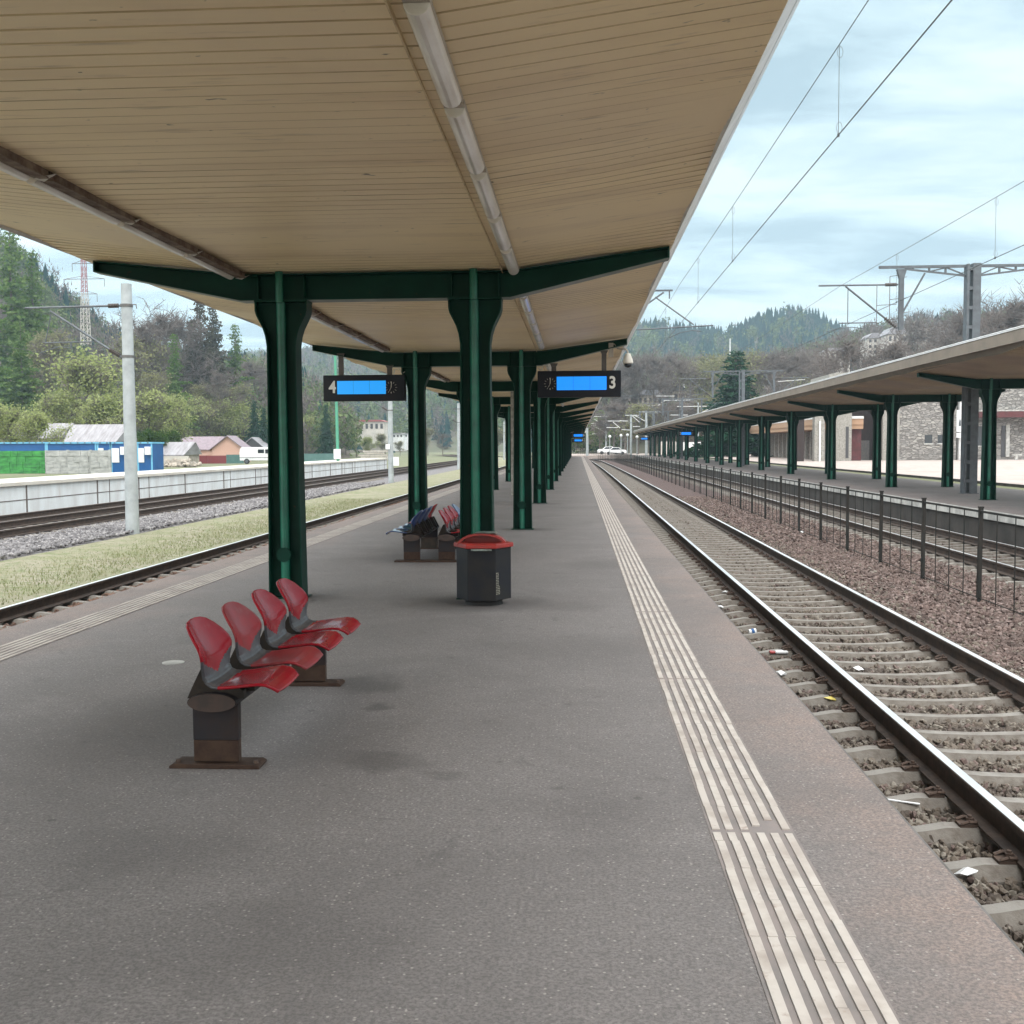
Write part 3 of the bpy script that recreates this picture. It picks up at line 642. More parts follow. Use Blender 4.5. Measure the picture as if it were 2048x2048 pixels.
# ceiling lamps
def lamp_proto():
    a = empty('tube_lamp', (0, 0, 0), 'x', 'ceiling lamp')
    mb = MB(); mb.box(-.055, .055, .0, 1.33, -.028, 0); mb.build('housing', MT['fascia'], a)
    mb = MB()
    mb.prism([(.055*math.cos(R(q)), -.028+.052*math.sin(R(q))) for q in range(180, 361, 20)], .05, 1.26); mb.build('cover', MT['lamp'], a, bevel=.004)
    return a
lp = lamp_proto()
def rust_proto():
    a = empty('tube_lamp', (0, 0, 0), 'x', 'ceiling lamp')
    mb = MB(); mb.box(-.02, .075, .0, 1.38, -.05, 0); mb.box(.02, .085, .02, 1.36, -.058, -.05); mb.build('housing', MT['rust'], a)
    mb = MB(); mb.prism([(-.065+.045*math.cos(R(q)), -.03+.045*math.sin(R(q))) for q in range(0, 360, 30)], .02, 1.34); mb.build('cover', MT['lamp'], a)
    mb = MB(); mb.add([(.085, 1.30, -.055), (.125, 1.36, -.03), (.10, 1.45, -.005), (.03, 1.41, -.065), (-.02, 1.35, -.06)], [(0, 1, 2, 3, 4), (4, 3, 2, 1, 0)])
    mb.build('peeling_end', MT['peel'], a); return a
rp = rust_proto()
BAYW = ['in front of the first beam', 'between the first and second beams', 'between the second and third beams', 'between the third and fourth beams', 'between the fourth and fifth beams']
for row, (proto, x, z, step) in enumerate(((lp, -.635, 3.362, 1.365), (rp, -3.47, 3.362, 1.40))):
    for bay in range(5):
        ya = (BY[bay]-9.47)+.15 if bay else 2.92+.0
        ys = []
        if bay == 0:
            y = BY[0]-.12-step*6 if row == 0 else BY[0]-.12-step*6
            ys = [y+step*i for i in range(6)]
        else: ys = [BY[bay-1]+.25+step*i for i in range(6)]
        for i, y in enumerate(ys):
            first = bay == 0 and i == 0
            o = proto if first else copy_tree(proto)
            o.location = (x, y, z)
            o['label'] = f"{'grey-white' if row == 0 else 'rusty broken'} tube lamp, {ORD[i]} of its run {BAYW[bay]}"
            o['group'] = 'grey tube lamps under the canopy' if row == 0 else 'rusty tube lamps under the canopy'

# ------------------------------------------------------------------ information signs
def text_mesh(body, size):
    cu = bpy.data.curves.new('t', 'FONT'); cu.body = body; cu.size = size; cu.extrude = .004; cu.align_x = 'CENTER'; cu.align_y = 'CENTER'; cu.offset = size*.028
    o = bpy.data.objects.new('t', cu); C.objects.link(o); bpy.context.view_layer.update()
    me = bpy.data.meshes.new_from_object(o.evaluated_get(bpy.context.evaluated_depsgraph_get())); bpy.data.objects.remove(o)
    me.transform(Matrix.Rotation(R(90), 4, 'X')); return me
def sign(num, x0, y, zb, flip, label, topz, mscreen):
    """num at the outer end; flip = clock on the left"""
    w, h = 1.56, .49
    t = empty('information_sign', (x0+w/2, y, zb), label, 'information sign')
    mb = MB(); mb.box(x0, x0+w, y-.09, y+.09, zb, zb+h); mb.build('housing', MT['signbody'], t, bevel=.01)
    mb = MB(); mb.box(x0+.012, x0+w-.012, y-.096, y-.0905, zb+.012, zb+h-.012); mb.build('front_panel', MT['signbody'], t)
    sx0 = x0+(.36 if flip else .27); sx1 = sx0+.93
    mb = MB(); zs0, zs1 = zb+.13, zb+.38
    for i in range(3): mb.box(sx0+i*.311, sx0+i*.311+.307, y-.103, y-.097, zs0, zs1)
    mb.build('screen', mscreen, t)
    me = text_mesh(num, .31); me.materials.append(MT['digit']); o = bpy.data.objects.new('numeral', me); C.objects.link(o); o.parent = t
    nx = x0+(w-.16 if flip else .18)
    o.location = (nx-(x0+w/2), -.100, .255); o.scale = (.86, 1, 1)
    cxk = x0+(.235 if flip else w-.26); czk = zb+.25
    mb = MB()
    for k in range(12):
        a = k*math.pi/6; ra, rb = .082, .112
        mb.bar((cxk+math.sin(a)*ra, y-.1, czk+math.cos(a)*ra), (cxk+math.sin(a)*rb, y-.1, czk+math.cos(a)*rb), .014, .006)
    ck = mb.build('clock_dial', MT['clock'], t)
    mb = MB()
    for ang, l, wd in ((R(4), .10, .013), (R(207), .07, .018)):
        mb.bar((cxk, y-.102, czk), (cxk+math.sin(ang)*l, y-.102, czk+math.cos(ang)*l), wd, .006)
    mb.build('clock_hands', MT['clock'], ck)
    for q, zt in topz:
        mb = MB(); mb.box(q-.045, q+.045, y-.03, y+.03, zb+h-.005, zt-.05)
        mb.prism([(q-.045, zt-.06), (q+.045, zt-.06), (q+.075, zt), (q-.075, zt)], y-.05, y+.05); mb.build('hanger', MT['hanger'], t)
    mb = MB(); s = 1 if not flip else -1; cx_ = x0+w/2+s*.55
    mb.path([(cx_, y, zb+h), (cx_+.03*s, y, zb+h+.10), (cx_+.12*s, y, zb+h+.12), (cx_+.16*s, y, zb+h+.02), (cx_+.22*s, y, zb+h+.06)], .008, 5); mb.build('cable', MT['digit'], t)
    return t
yb = BY[1]-.02
sign('4', -4.81, yb, 2.445, False, 'hanging dark sign with number 4, blank blue screens and a clock', [(-4.48, 3.35), (-3.55, 3.12)], MT['screen4'])
sign('3', -.745, yb, 2.485, True, 'hanging dark sign with number 3, clock at its other end and blank blue screens', [(-.44, 3.12), (.50, 3.35)], MT['screen'])
y2 = BY[11]
sign('3', -.745, y2, 2.42, True, 'distant blue-screened platform sign hanging above the far end of track 3', [(-.44, 3.12), (.50, 3.35)], MT['screen'])
sign('3', -.745, BY[14], 2.05, True, 'smallest blue-screened sign, just below another at the far end', [(-.44, 3.12), (.50, 3.35)], MT['screen'])
sign('4', -4.81, y2, 2.42, False, 'distant blue-screened sign glimpsed between the green columns', [(-4.48, 3.35), (-3.55, 3.12)], MT['screen'])
sign('2', 9.75, 31.4+9.5*8, 2.46, False, 'blue-screened sign hanging under the far platform canopy', [(10.1, 3.4), (11.0, 3.15)], MT['screen'])
sign('2', 9.75, 31.4+9.5*15, 2.40, False, 'small blue-screened sign at the distant end of the far platform canopy', [(10.1, 3.4), (11.0, 3.15)], MT['screen'])

# camera dome
t = empty('security_camera', (.93, yb, 3.0), 'cream dome camera on a curved bracket beside the sign for track 3', 'camera')
cx_, cz_ = .945, 3.13
MB().lathe((cx_, yb, cz_), [(.02, .165), (.045, .16), (.06, .12), (.085, .06), (.098, 0), (.10, -.02), (.085, -.03)], 24).build('dome_housing', MT['cream'], t, smooth=True)
MB().lathe((cx_, yb, cz_), [(.075, -.03), (.072, -.06), (.05, -.09), (.015, -.105)], 20).build('lens_dome', MT['glass'], t, smooth=True)
mb = MB(); mb.path([(cx_, yb, cz_+.16), (cx_-.01, yb, cz_+.22), (cx_-.06, yb, cz_+.25), (cx_-.14, yb, cz_+.25), (cx_-.2, yb, cz_+.26)], .017, 8)
mb.box(cx_-.36, cx_-.27, yb-.02, yb+.05, cz_+.10, cz_+.36); mb.path([(cx_-.2, yb, cz_+.26), (cx_-.25, yb, cz_+.34), (cx_-.3, yb, cz_+.33)], .008, 6); mb.build('bracket', MT['fascia'], t)

# ------------------------------------------------------------------ benches
def seat_mesh(redm, back_off=2):
    """one shell, faces +x, origin under its middle on the floor; centreline in x,z, half width w"""
    key = [(-.122, .732, .03), (-.119, .728, .085), (-.112, .716, .128), (-.098, .688, .170), (-.078, .650, .203), (-.056, .612, .220), (-.038, .580, .224), (-.024, .550, .216), (-.012, .51, .200), (.0, .47, .190), (.012, .442, .188),
           (.035, .428, .195), (.075, .424, .203), (.13, .429, .214), (.20, .438, .223), (.265, .445, .226), (.305, .441, .222), (.335, .426, .210), (.36, .405, .19)]
    ns = 7; fine = []
    for a, b in zip(key[:-1], key[1:]):
        for i in range(4): fine.append([a[j]+(b[j]-a[j])*i/4 for j in range(3)])
    fine.append(list(key[-1])); nu = 29
    V = []; F = []; Mi = []
    for i, (x, z, w) in enumerate(fine):
        back = max(0, min(1, (z-.44)/.20)) if x < 0 else 0; back = back*back*(3-2*back)
        for k in range(nu):
            u = -1+2*k/(nu-1); y = u*w
            dx = .050*back*(abs(y)/.22)**2.2; dz = .012*(y/.22)**2*(1-back) if x > 0 else 0
            if i < 3: dx += 0
            V.append((x+dx, y, z+dz))
    for i in range(len(fine)-1):
        x, z, w = fine[i]
        for k in range(nu-1):
            u = abs(-1+2*(k+.5)/(nu-1)); y = u*w
            if x < 0: red = z > .462+.50*abs(y+.045*max(0, (.62-z)/.16))**1.1 and abs(y) < w*.97
            else: red = x > .05+.35*max(0, .12-y)*.0+.22*y*0 + (.055 if y > .6*w else .03)
            if x > 0: red = x > .045+.28*abs(.07-min(y, .2))*.5
            F.append((i*nu+k, (i+1)*nu+k, (i+1)*nu+k+1, i*nu+k+1)); Mi.append(0 if red else 1)
    me_o = fast_mesh('seat', np.array(V), np.array(F), [redm, MT['worn'], MT['seatside']], None, np.array(Mi), True)
    md = me_o.modifiers.new('s', 'SOLIDIFY'); md.thickness = .013; md.offset = -1; md.material_offset_rim = 0; md.use_rim = True; md.material_offset = back_off
    return me_o
def bench(x, y0, n, label, mats, flip=1, pitch=.535, group=None, plate=True):
    t = empty('bench', (x, y0, 0), label, 'bench', group)
    L = pitch*n
    for ly in ((y0+.16, y0+L-.12) if plate else (y0+.02, y0+L-.22)):
        mb = MB(); mb.box(x-.114, x+.114, ly, ly+.05, .135, .325); mb.box(x-.113, x+.113, ly+.001, ly+.049, .027, .135, 1); g = mb.build('leg', [MT['leg'], MT['rustleg']], t, bevel=.004)
        if plate:
            mb = MB(); mb.prism([(x-.228, .0), (x+.222, .0), (x+.222, .012), (x+.205, .022), (x-.21, .022), (x-.228, .012)], ly-.03, ly+.11); mb.build('base_plate', MT['rustleg'], t, bevel=.003)
            mb = MB()
            for s in (-1, 1): mb.tube((x+s*.195, ly+.01, .020), (x+s*.195, ly+.01, .036), .014, .012, 8)
            mb.build('bolts', MT['clip'], t)
    lens = [(x+.122*math.cos(R(a))*1.0, .333+.047*math.sin(R(a))*(1 if abs(math.cos(R(a))) < .97 else .5)) for a in range(0, 360, 15)]
    ye_ = .11 if plate else -.03
    mb = MB(); mb.prism(lens, y0+ye_, y0+L-.03); bm_ = mb.build('beam', MT['leg'], t)
    mb = MB(); mb.prism([(x+(a-x)*.97, .333+(b-.333)*.95) for a, b in lens], y0+ye_-.006, y0+ye_-.0005); mb.build('beam_cap', MT['cap'], bm_)
    for i in range(n):
        yc = y0+.21+i*pitch
        s = seat_mesh(mats[i], 2 if plate else 0); s.parent = t; s.location = (0, 0, 0); s.location = (-.0, yc-y0, 0 if plate else -.03)
        if flip < 0: s.rotation_euler.z = math.pi
        f = flip
        for d in (-.06, .12):
            mb = MB(); mb.prism([(x-f*.135, .345), (x+f*.15, .345), (x+f*.145, .385), (x+f*.09, .418), (x+f*.02, .415), (x-f*.015, .44), (x-f*.03, .50), (x-f*.06, .50), (x-f*.11, .40)][::f], yc+d, yc+d+.045)
            mb.build('seat_bracket', MT['seatside'], t)
    return t
bench(-1.78, 5.08, 4, 'bench of four shiny red shell seats on dark rusty legs', [MT['red'], MT['redfade'], MT['red'], MT['red']], 1)
bench(-1.79, 14.88, 4, 'farther bench facing track 3, red seats ending in a blue one', [MT['red'], MT['red'], MT['red'], MT['blue']], 1, group=None, plate=False)
bench(-2.27, 14.88, 4, 'farther bench facing track 4, mostly blue seats, back to back with another', [MT['blue'], MT['blue'], MT['blue'], MT['red']], -1, plate=False)
for i, yy in enumerate((14.82, 16.75)):
    t = empty('base_plate', (-2.05, yy, 0), ('near' if i == 0 else 'far')+' flat steel plate carrying the two back to back benches', 'base plate')
    MB().box(-2.5, -1.6, yy, yy+.17, 0, .022).build('plate', MT['rustleg'], t)
    if i == 0: MB().box(-2.14, -1.92, yy+.06, yy+.1, .19, .33).build('tie_bracket', MT['seatside'], t)

# ------------------------------------------------------------------ litter bin
bx, by = -.94, 10.92
t = empty('litter_bin', (bx, by, 0), 'dark six-sided metal litter bin with red rim and arched top', 'litter bin')
def hexp(r, a0=0): return [(bx+r*math.cos(R(60*k+a0)), by+r*math.sin(R(60*k+a0))) for k in range(6)]
mb = MB(); mb.prism(hexp(.275), .055, .575, 'z'); body = mb.build('body', MT['bin'], t, bevel=.008)
MB().lathe((bx, by, 0), [(.19, 0), (.185, .03), (.20, .056)], 24).build('base', MT['rubber'], t)
mb = MB()
ho, hi_ = hexp(.300), hexp(.235)
vs = [(*p, .575) for p in ho]+[(*p, .615) for p in ho]+[(*p, .625) for p in hi_]+[(*p, .56) for p in hi_]
fs = []
for k in range(6):
    q = (k+1) % 6
    fs += [(k, q, 6+q, 6+k), (6+k, 6+q, 12+q, 12+k), (12+k, 12+q, 18+q, 18+k), (18+k, 18+q, q, k)]
mb.add(vs, fs); rim = mb.build('rim', MT['binred'], t, bevel=.006)
mb = MB()
for s in range(10):                                              # arched red hood crossing the opening
    a0, a1 = R(180*s/10), R(180*(s+1)/10)
    def ap(a, y_, rr): return (bx+math.cos(a)*.245*rr-.01, y_, .600+math.sin(a)*.108*rr)
    for ya, yb_ in ((by-.10, by-.07),):
        mb.add([ap(a0, ya, 1), ap(a1, ya, 1), ap(a1, yb_+.12, 1), ap(a0, yb_+.12, 1), ap(a0, ya, .86), ap(a1, ya, .86), ap(a1, yb_+.12, .86), ap(a0, yb_+.12, .86)],
               [(0, 1, 2, 3), (7, 6, 5, 4), (0, 4, 5, 1), (3, 2, 6, 7)])
mb.prism([(bx-.215, .60), (bx-.17, .665), (bx-.08, .695), (bx+.03, .70), (bx+.12, .675), (bx+.19, .60)], by+.06, by+.07)
mb.build('hood', MT['binred'], t)
MB().lathe((bx+.03, by+.02, .705), [(.0, 0), (.10, 0), (.115, .008), (.10, .014)], 20).build('ashtray', MT['ash'], t)
mb = MB(); mb.box(bx-.10, bx+.10, by-.285, by-.243, .555, .572); mb.build('liner_edge', MT['ash'], t)
mb = MB(); hx, hy = .275*math.cos(R(-60)), .275*math.sin(R(-60)); ex, ey = .275, 0
for k in range(13):
    for j in range(3):
        u = .06+j*.085+(k % 2)*.02; z = .12+k*.017
        if j == 2 and k > 4: continue
        px, py = bx+hx+(ex-hx)*u, by+hy+(ey-hy)*u
        mb.box(px-.003, px+.003, py-.006, py+.001, z, z+.008)
mb.build('pierced_holes', MT['dot'], t)

# ------------------------------------------------------------------ trackside fence
t = empty('trackside_fence', (5.85, 8, -.75), 'long low dark metal fence with thin bars between the two inner tracks', 'fence')
mb = MB(); mb.box(-.028, .028, -.028, .028, 0, 1.40); mb.box(-.034, .034, -.034, .034, 1.40, 1.42); po = mb.build('post', MT['fence'], t, world=False)
mb = MB(); Lp = 2.62
mb.bar((0, .03, 1.335), (0, Lp-.03, 1.335), .022, .03); mb.bar((0, .03, .07), (0, Lp-.03, .07), .012, .012)
for k in range(1, 4): mb.tube((0, Lp*k/4, .02), (0, Lp*k/4, 1.335), .0085, .0085, 5)
pa = mb.build('panel', MT['fence'], t, world=False)
ys = [8.5+2.62*k for k in range(82)]
for i, y in enumerate(ys):
    p_ = po if i == 0 else po.copy(); q_ = pa if i == 0 else pa.copy()
    if i: C.objects.link(p_); C.objects.link(q_)
    o1 = off(y); o2 = off(y+2.62)
    p_.parent = t; q_.parent = t
    p_.location = (o1, y-8, random.uniform(-.02, .01)); q_.location = (o1, y-8, 0); q_.rotation_euler.z = math.atan2(-(o2-o1), 2.62)
    p_.rotation_euler.y = random.uniform(-.008, .008)

# ------------------------------------------------------------------ overhead line
def wire_set(x, yd, ym, zc, zm, label, y1=255, ys_=-4):
    t = empty('overhead_wire', (x, 0, zc), label, 'overhead wire')
    def xo(y): return x+off(y)
    def mz(y):
        i = max(0, sum(1 for q in ym if q <= y)-1); a = ym[i] if i < len(ym) else ym[-1]; b = ym[i+1] if i+1 < len(ym) else a+48
        u = (y-a)/(b-a); return zm - .16*4*max(0, u*(1-u))
    mb = MB(); yy = list(np.arange(ys_, y1, 8.0))
    mb.path([(xo(y), y, zc) for y in yy], .0075, 5); mb.build('contact_wire', MT['wire'], t)
    mb = MB(); yy = list(np.arange(ys_, y1, 3.0)); mb.path([(xo(y), y, mz(y)) for y in yy], .006, 5); mb.build('messenger_wire', MT['wire'], t)
    for y in yd:
        mb = MB(); mb.tube((xo(y), y, zc), (xo(y), y, mz(y)), .0035, .0035, 4)
        for zq, s in ((zc+.02, 1), (mz(y)-.02, -1)):
            pts = [(xo(y)+.035*math.sin(a)+.01, y, zq+s*.07*(1-math.cos(a))/1.0) for a in np.linspace(0, 2*math.pi, 9)]; mb.path(pts, .0022, 4)
        mb.tube((xo(y), y, zc-.02), (xo(y), y, zc+.02), .015, .015, 6); mb.build('dropper', MT['wire'], t)
YM = [-13, 35.3, 83.6, 131.9, 180.2, 228.5]
wire_set(3.19, [13.9, 18.6+4.5, 29.6, 35.5+5, 47, 53.5, 60, 66, 73, 79], YM, 5.34, 6.58, 'overhead line with loops and droppers above track 3')
wire_set(8.18, [22.35, 29.05, 41, 47, 53, 59, 65, 71, 77], YM, 5.2, 6.50, 'overhead line above the track beyond the fence')
wire_set(17.1, [41, 47, 53, 59, 65], YM, 5.2, 6.5, 'overhead line above the sunken station track')

def insul(mb, a, b):
    a = Vector(a); b = Vector(b)
    for k in range(6):
        p = a.lerp(b, (k+.15)/6); q = a.lerp(b, (k+.75)/6); mb.tube(p, q, .055, .055, 10)
    mb.tube(a, b, .03, .03, 8)
def tmast(y, label):
    t = empty('line_mast', (12.42, y, 0), label, 'railway mast', 'steel masts on the far platform')
    x = 12.31
    mb = MB(); mb.box(x-.20, x-.13, y-.16, y+.16, 0, 7.15); mb.box(x-.02, x+.22, y-.16, y+.16, 0, 7.17)
    for k in range(12): mb.box(x-.15, x+.0, y-.15, y+.15, .35+k*.6, .45+k*.6)
    mb.box(x-.24, x+.26, y-.2, y+.2, 0, .02); mb.build('column', MT['steel'], t)
    for s in (-1, 1):
        mb = MB(); X0 = x+s*.2; X1 = 12.42+s*2.97
        mb.bar((X0, y, 7.10), (X1, y, 7.10), .10, .08); mb.bar((X0, y, 6.80), (X1-s*.8, y, 7.04), .08, .05)
        pts = [(.1, 7.08, .12, 6.82), (.62, 7.07, .62, 6.88), (1.12, 7.07, 1.12, 6.94), (1.62, 7.07, 1.62, 6.99)]
        for q in pts[1:]: mb.bar((X0+s*q[0], y, q[1]), (X0+s*q[2], y, q[3]), .06, .05)
        mb.bar((X0+s*.05, y, 6.84), (X0+s*.6, y, 7.07), .045, .04); mb.bar((X0+s*1.1, y, 6.95), (X0+s*.64, y, 7.07) if 0 else (X0+s*.62, y, 7.06), .04, .04)
        mb.build('truss_arm', MT['steel'], t)
        xd = 12.42+s*-1*-2.29 if 0 else 12.42+s*2.28
        mb = MB(); mb.box(xd-.07, xd+.07, y-.07, y+.07, 5.15, 7.0); mb.prism([(xd-.07, 6.75), (xd+.07, 6.75), (xd+.15, 7.03), (xd-.15, 7.03)], y-.08, y+.08); mb.bar((xd-s*.06, y, 5.7), (xd-s*.72, y, 6.9), .05, .05); mb.build('drop_post', MT['steel'], t)
        mb = MB(); mb.tube((xd+s*.1, y, 6.56), (xd+s*2.55, y, 6.56), .028, .028, 8); mb.tube((xd+s*.1, y, 5.2), (xd+s*1.72, y, 6.53), .030, .030, 8)
        mb.tube((xd+s*1.64, y, 6.48), (xd+s*1.64, y, 5.40), .014, .014, 6); mb.tube((xd+s*.75, y, 5.39), (xd+s*1.9, y, 5.38), .02, .02, 8); mb.tube((xd+s*1.12, y, 5.38), (xd+s*1.12, y, 5.2), .016, .016, 6)
        mb.path([(xd+s*1.1, y, 5.2), (xd+s*1.5, y, 5.25), (xd+s*1.9, y, 5.22), (xd+s*2.3, y, 5.12)], .014, 6); mb.build('cantilever', MT['steel'], t)
        mb = MB(); insul(mb, (xd+s*.14, y, 6.56), (xd+s*.5, y, 6.56)); insul(mb, (xd+s*.15, y, 5.24), (xd+s*.5, y, 5.53)); mb.build('insulators', MT['insul'], t)
        if s < 0:
            mb = MB()
            for (xa, xb, z0, z1) in ((xd-.68, xd-.14, 5.3, 6.6), (xd-.28, xd-.1, 5.4, 6.85), (xd+.09, xd+.17, 5.5, 6.8)):
                mb.tube((xa, y+.25, z0), (xa, y+.25, z1), .012, .012, 5)
                for z in (z0+.1, (z0+z1)/2, z1): mb.tube((xa, y+.25, z), (xb, y, z), .010, .010, 5)
            mb.build('safety_cage', MT['darksteel'], t)
    return t
for i, (y, lb) in enumerate(((35.5, 'nearest grey steel mast with trussed arms, rising through the far canopy'), (83.8, 'second steel mast with trussed arms, in front of the big spruce'), (132.1, 'third and smaller T-shaped steel mast above the far canopy'), (180.4, 'most distant T-shaped steel mast at the end of the far canopy'))):
    tmast(y, lb)
t = empty('wall_lamp', (12.5, 35.3, 4.4), 'small white lamp fixed to the nearest steel mast above the canopy', 'lamp')
mb = MB(); mb.bar((12.35, 35.3, 4.62), (12.6, 35.2, 4.64), .03, .03); mb.prism([(12.45, 4.60), (12.72, 4.61), (12.74, 4.66), (12.5, 4.69)], 35.1, 35.3); mb.build('lamp_head', MT['white'], t)

def pmast(y, label):
    t = empty('line_mast', (-1.95, y, 0), label, 'railway mast', 'concrete masts on the platform')
    MB().box(-2.12, -1.78, y-.17, y+.17, 0, 7.3).build('column', MT['concrete'], t, bevel=.02)
    for s in (-1, 1):
        def X(v): return -1.95+s*(v+1.95)
        mb = MB(); mb.bar((X(-1.8), y, 6.43), (X(3.0), y, 6.44), .07, .05); mb.bar((X(2.9), y, 6.42), (X(2.9), y, 6.18), .04, .04)
        mb.bar((X(2.2), y, 6.02), (X(2.72), y, 6.38), .05, .05); mb.bar((X(2.2), y, 6.04), (X(-1.7), y, 4.6), .06, .05); mb.build('bracket_arm', MT['steel'], t)
        mb = MB(); mb.tube((X(2.45), y, 6.24), (X(3.66), y, 5.36), .022, .022, 8); mb.tube((X(-.5), y, 5.12), (X(4.27), y, 5.33), .022, .022, 8)
        mb.path([(X(2.9), y, 4.96), (X(3.25), y, 5.12), (X(3.6), y, 5.18), (X(3.9), y, 5.15)], .015, 6); mb.build('cantilever', MT['steel'], t)
    return t
pmast(35.2, 'square grey concrete mast standing among the green columns')
pmast(83.4, 'second concrete mast, its bracket arms just clear of the canopy edge')
pmast(131.7, 'third concrete mast, its arms small beyond the canopy edge')

def cpole(x, y, zb, H, label, arms=True, side=-1):
    t = empty('line_mast', (x, y, zb), label, 'railway mast', 'round concrete poles beside the grass')
    MB().tube((x, y, zb-.2), (x+.005, y, zb+H), .165, .128, 24).build('pole', MT['pole'], t, smooth=False)
    zt = zb+H
    mb = MB(); mb.tube((x, y, zt-.56), (x, y, zt-.49), .15, .15, 16); mb.tube((x, y, zt-1.79), (x, y, zt-1.73), .155, .155, 16); mb.path([(x+.12, y, zt-.50), (x+.24, y, zt-.50), (x+.25, y, zt-.60)], .012, 5); mb.build('clamps', MT['darksteel'], t)
    s = side
    mb = MB(); mb.tube((x+s*.1, y, zt-.52), (x+s*2.55, y, zt-.55), .026, .026, 8)
    mb.tube((x+s*.15, y, zt-1.78), (x+s*1.92, y, zt-.63), .028, .028, 8)
    mb.tube((x+s*1.90, y, zt-.70), (x+s*2.06, y, zt-1.38), .013, .013, 6); mb.tube((x+s*.88, y, zt-1.39), (x+s*2.12, y, zt-1.40), .018, .018, 6)
    mb.tube((x+s*1.42, y, zt-1.38), (x+s*1.42, y, zt-1.56), .018, .018, 6); mb.path([(x+s*1.42, y, zt-1.54), (x+s*1.72, y, zt-1.50), (x+s*2.2, y, zt-1.64)], .013, 6); mb.build('cantilever', MT['steel'], t)
    mb = MB(); insul(mb, (x+s*.20, y, zt-.52), (x+s*.46, y, zt-.525)); insul(mb, (x+s*.20, y, zt-1.74), (x+s*.46, y, zt-1.58)); mb.build('insulators', MT['insul'], t)
cpole(-10.98, 26.5, -.52, 6.1, 'nearest round concrete pole with a swinging arm, on the grey ballast')
for y, w in ((64.1, 'second round concrete pole, seen under the sign for track 4'), (101.7, 'third round concrete pole, between the two nearest columns'), (139.3, 'fourth round concrete pole, small among the columns'), (177, 'most distant round concrete pole beside the grass')):
    cpole(-10.94+off(y)*.5, y, -.52, 6.1 if y > 70 else 6.0, w)
t = empty('small_sign', (-10.9, 63.8, .9), 'white plates clamped low on the second concrete pole', 'sign')
MB().box(-10.75, -10.42, 63.84, 63.88, .48, 1.0).build('plate', MT['white'], t); MB().box(-11.2, -10.95, 63.84, 63.88, 1.45, 1.75).build('number_plate', MT['white'], t)
t = empty('overhead_wire', (-13.7, 0, 4.1), 'overhead line above the rusty track by the white wall', 'overhead wire')
MB().path([(-13.5+off(y), y, 5.02) for y in np.arange(15, 200, 8.)], .006, 4).build('messenger_wire', MT['wire'], t); MB().path([(-13.4+off(y), y, 3.98) for y in np.arange(15, 200, 8.)], .006, 4).build('contact_wire', MT['wire'], t)

# ------------------------------------------------------------------ white retaining wall and left bank
t = empty('retaining_wall', (-16.6, 20, -.5), 'long stained white concrete wall behind the rusty track', 'wall')
MB().box(-18.9, -16.55, 12, 95, -.7, .50).build('wall_face', MT['retwall'], t)
MB().box(-18.95, -16.47, 12, 95, .50, .60).build('coping', MT['cream'], t)
mb = MB(); y = 13.4
while y < 95:
    mb.box(-16.56, -16.53, y, y+.06, -.6, .49); mb.box(-16.56, -16.535, y+1.0, y+1.03, -.6, .49) if random.random() < .6 else None; y += random.choice([4.9, 5.1, 3.6])
mb.box(-16.55, -16.54, 12, 95, .05, .075); mb.build('joints', MT['joint'], t)

def ybase(x, y, z):      # distance at which the ray through (x, y) meets height z
    v = (x-1024)/FPX*rt - (y-1024)/FPX*up + fw
    return (z-CAM.z)/v.z*v.y
def pbox(name, mat_, x0, x1, yt, yb_, Y, depth, parent=None, label=None, cat=None, group=None, bev=0):
    """box whose front face covers x0..x1, yt..yb of the photo at distance Y"""
    a = at(x0, yb_, Y); b = at(x1, yt, Y)
    o = MB().box(a.x, b.x, Y, Y+depth, a.z, b.z).build(name, mat_, parent, bevel=bev)
    if label: tag(o, label, cat, group)
    return o
# moulded fence panels
f = [(-60, 91, MT['fgreen'], 'bright green moulded concrete fence section with dark scuffs'), (93, 134, MT['fgrey'], 'grey stone-pattern fence panel next to the green one'), (136, 180, MT['fgrey'], 'middle grey stone-pattern fence panel'), (182, 218, MT['fgrey'], 'grey fence panel beside the blue cabin')]
for x0, x1, m_, lb in f:
    Yf = 78-(x0+60)*.006; a = at(x0, 954-(x0/220)*5, Yf); b = at(x1, 901-(x0/220)*1, Yf); zb_ = zg(a.x, Yf)
    t = empty('fence_panel', ((a.x+b.x)/2, Yf, zb_), lb, 'fence')
    rows = 4; hh = (b.z-zb_)/rows; r_ = random.Random(int(x0))
    mb = MB()
    for i in range(rows):
        x = a.x; 
        while x < b.x-.05:
            w = min(b.x-x, r_.uniform(.45, 1.1)); d = r_.uniform(0, .06); mb.box(x+.012, x+w-.012, Yf-d, Yf+.08, zb_+i*hh+.012, zb_+(i+1)*hh-.012); x += w
    mb.box(a.x, b.x, Yf+.005, Yf+.07, zb_, b.z-.01); mb.build('slabs', m_, t)
    MB().box(b.x-.02, b.x+.12, Yf-.08, Yf+.1, zb_, b.z+.03).build('post', MT['fgrey'], t)
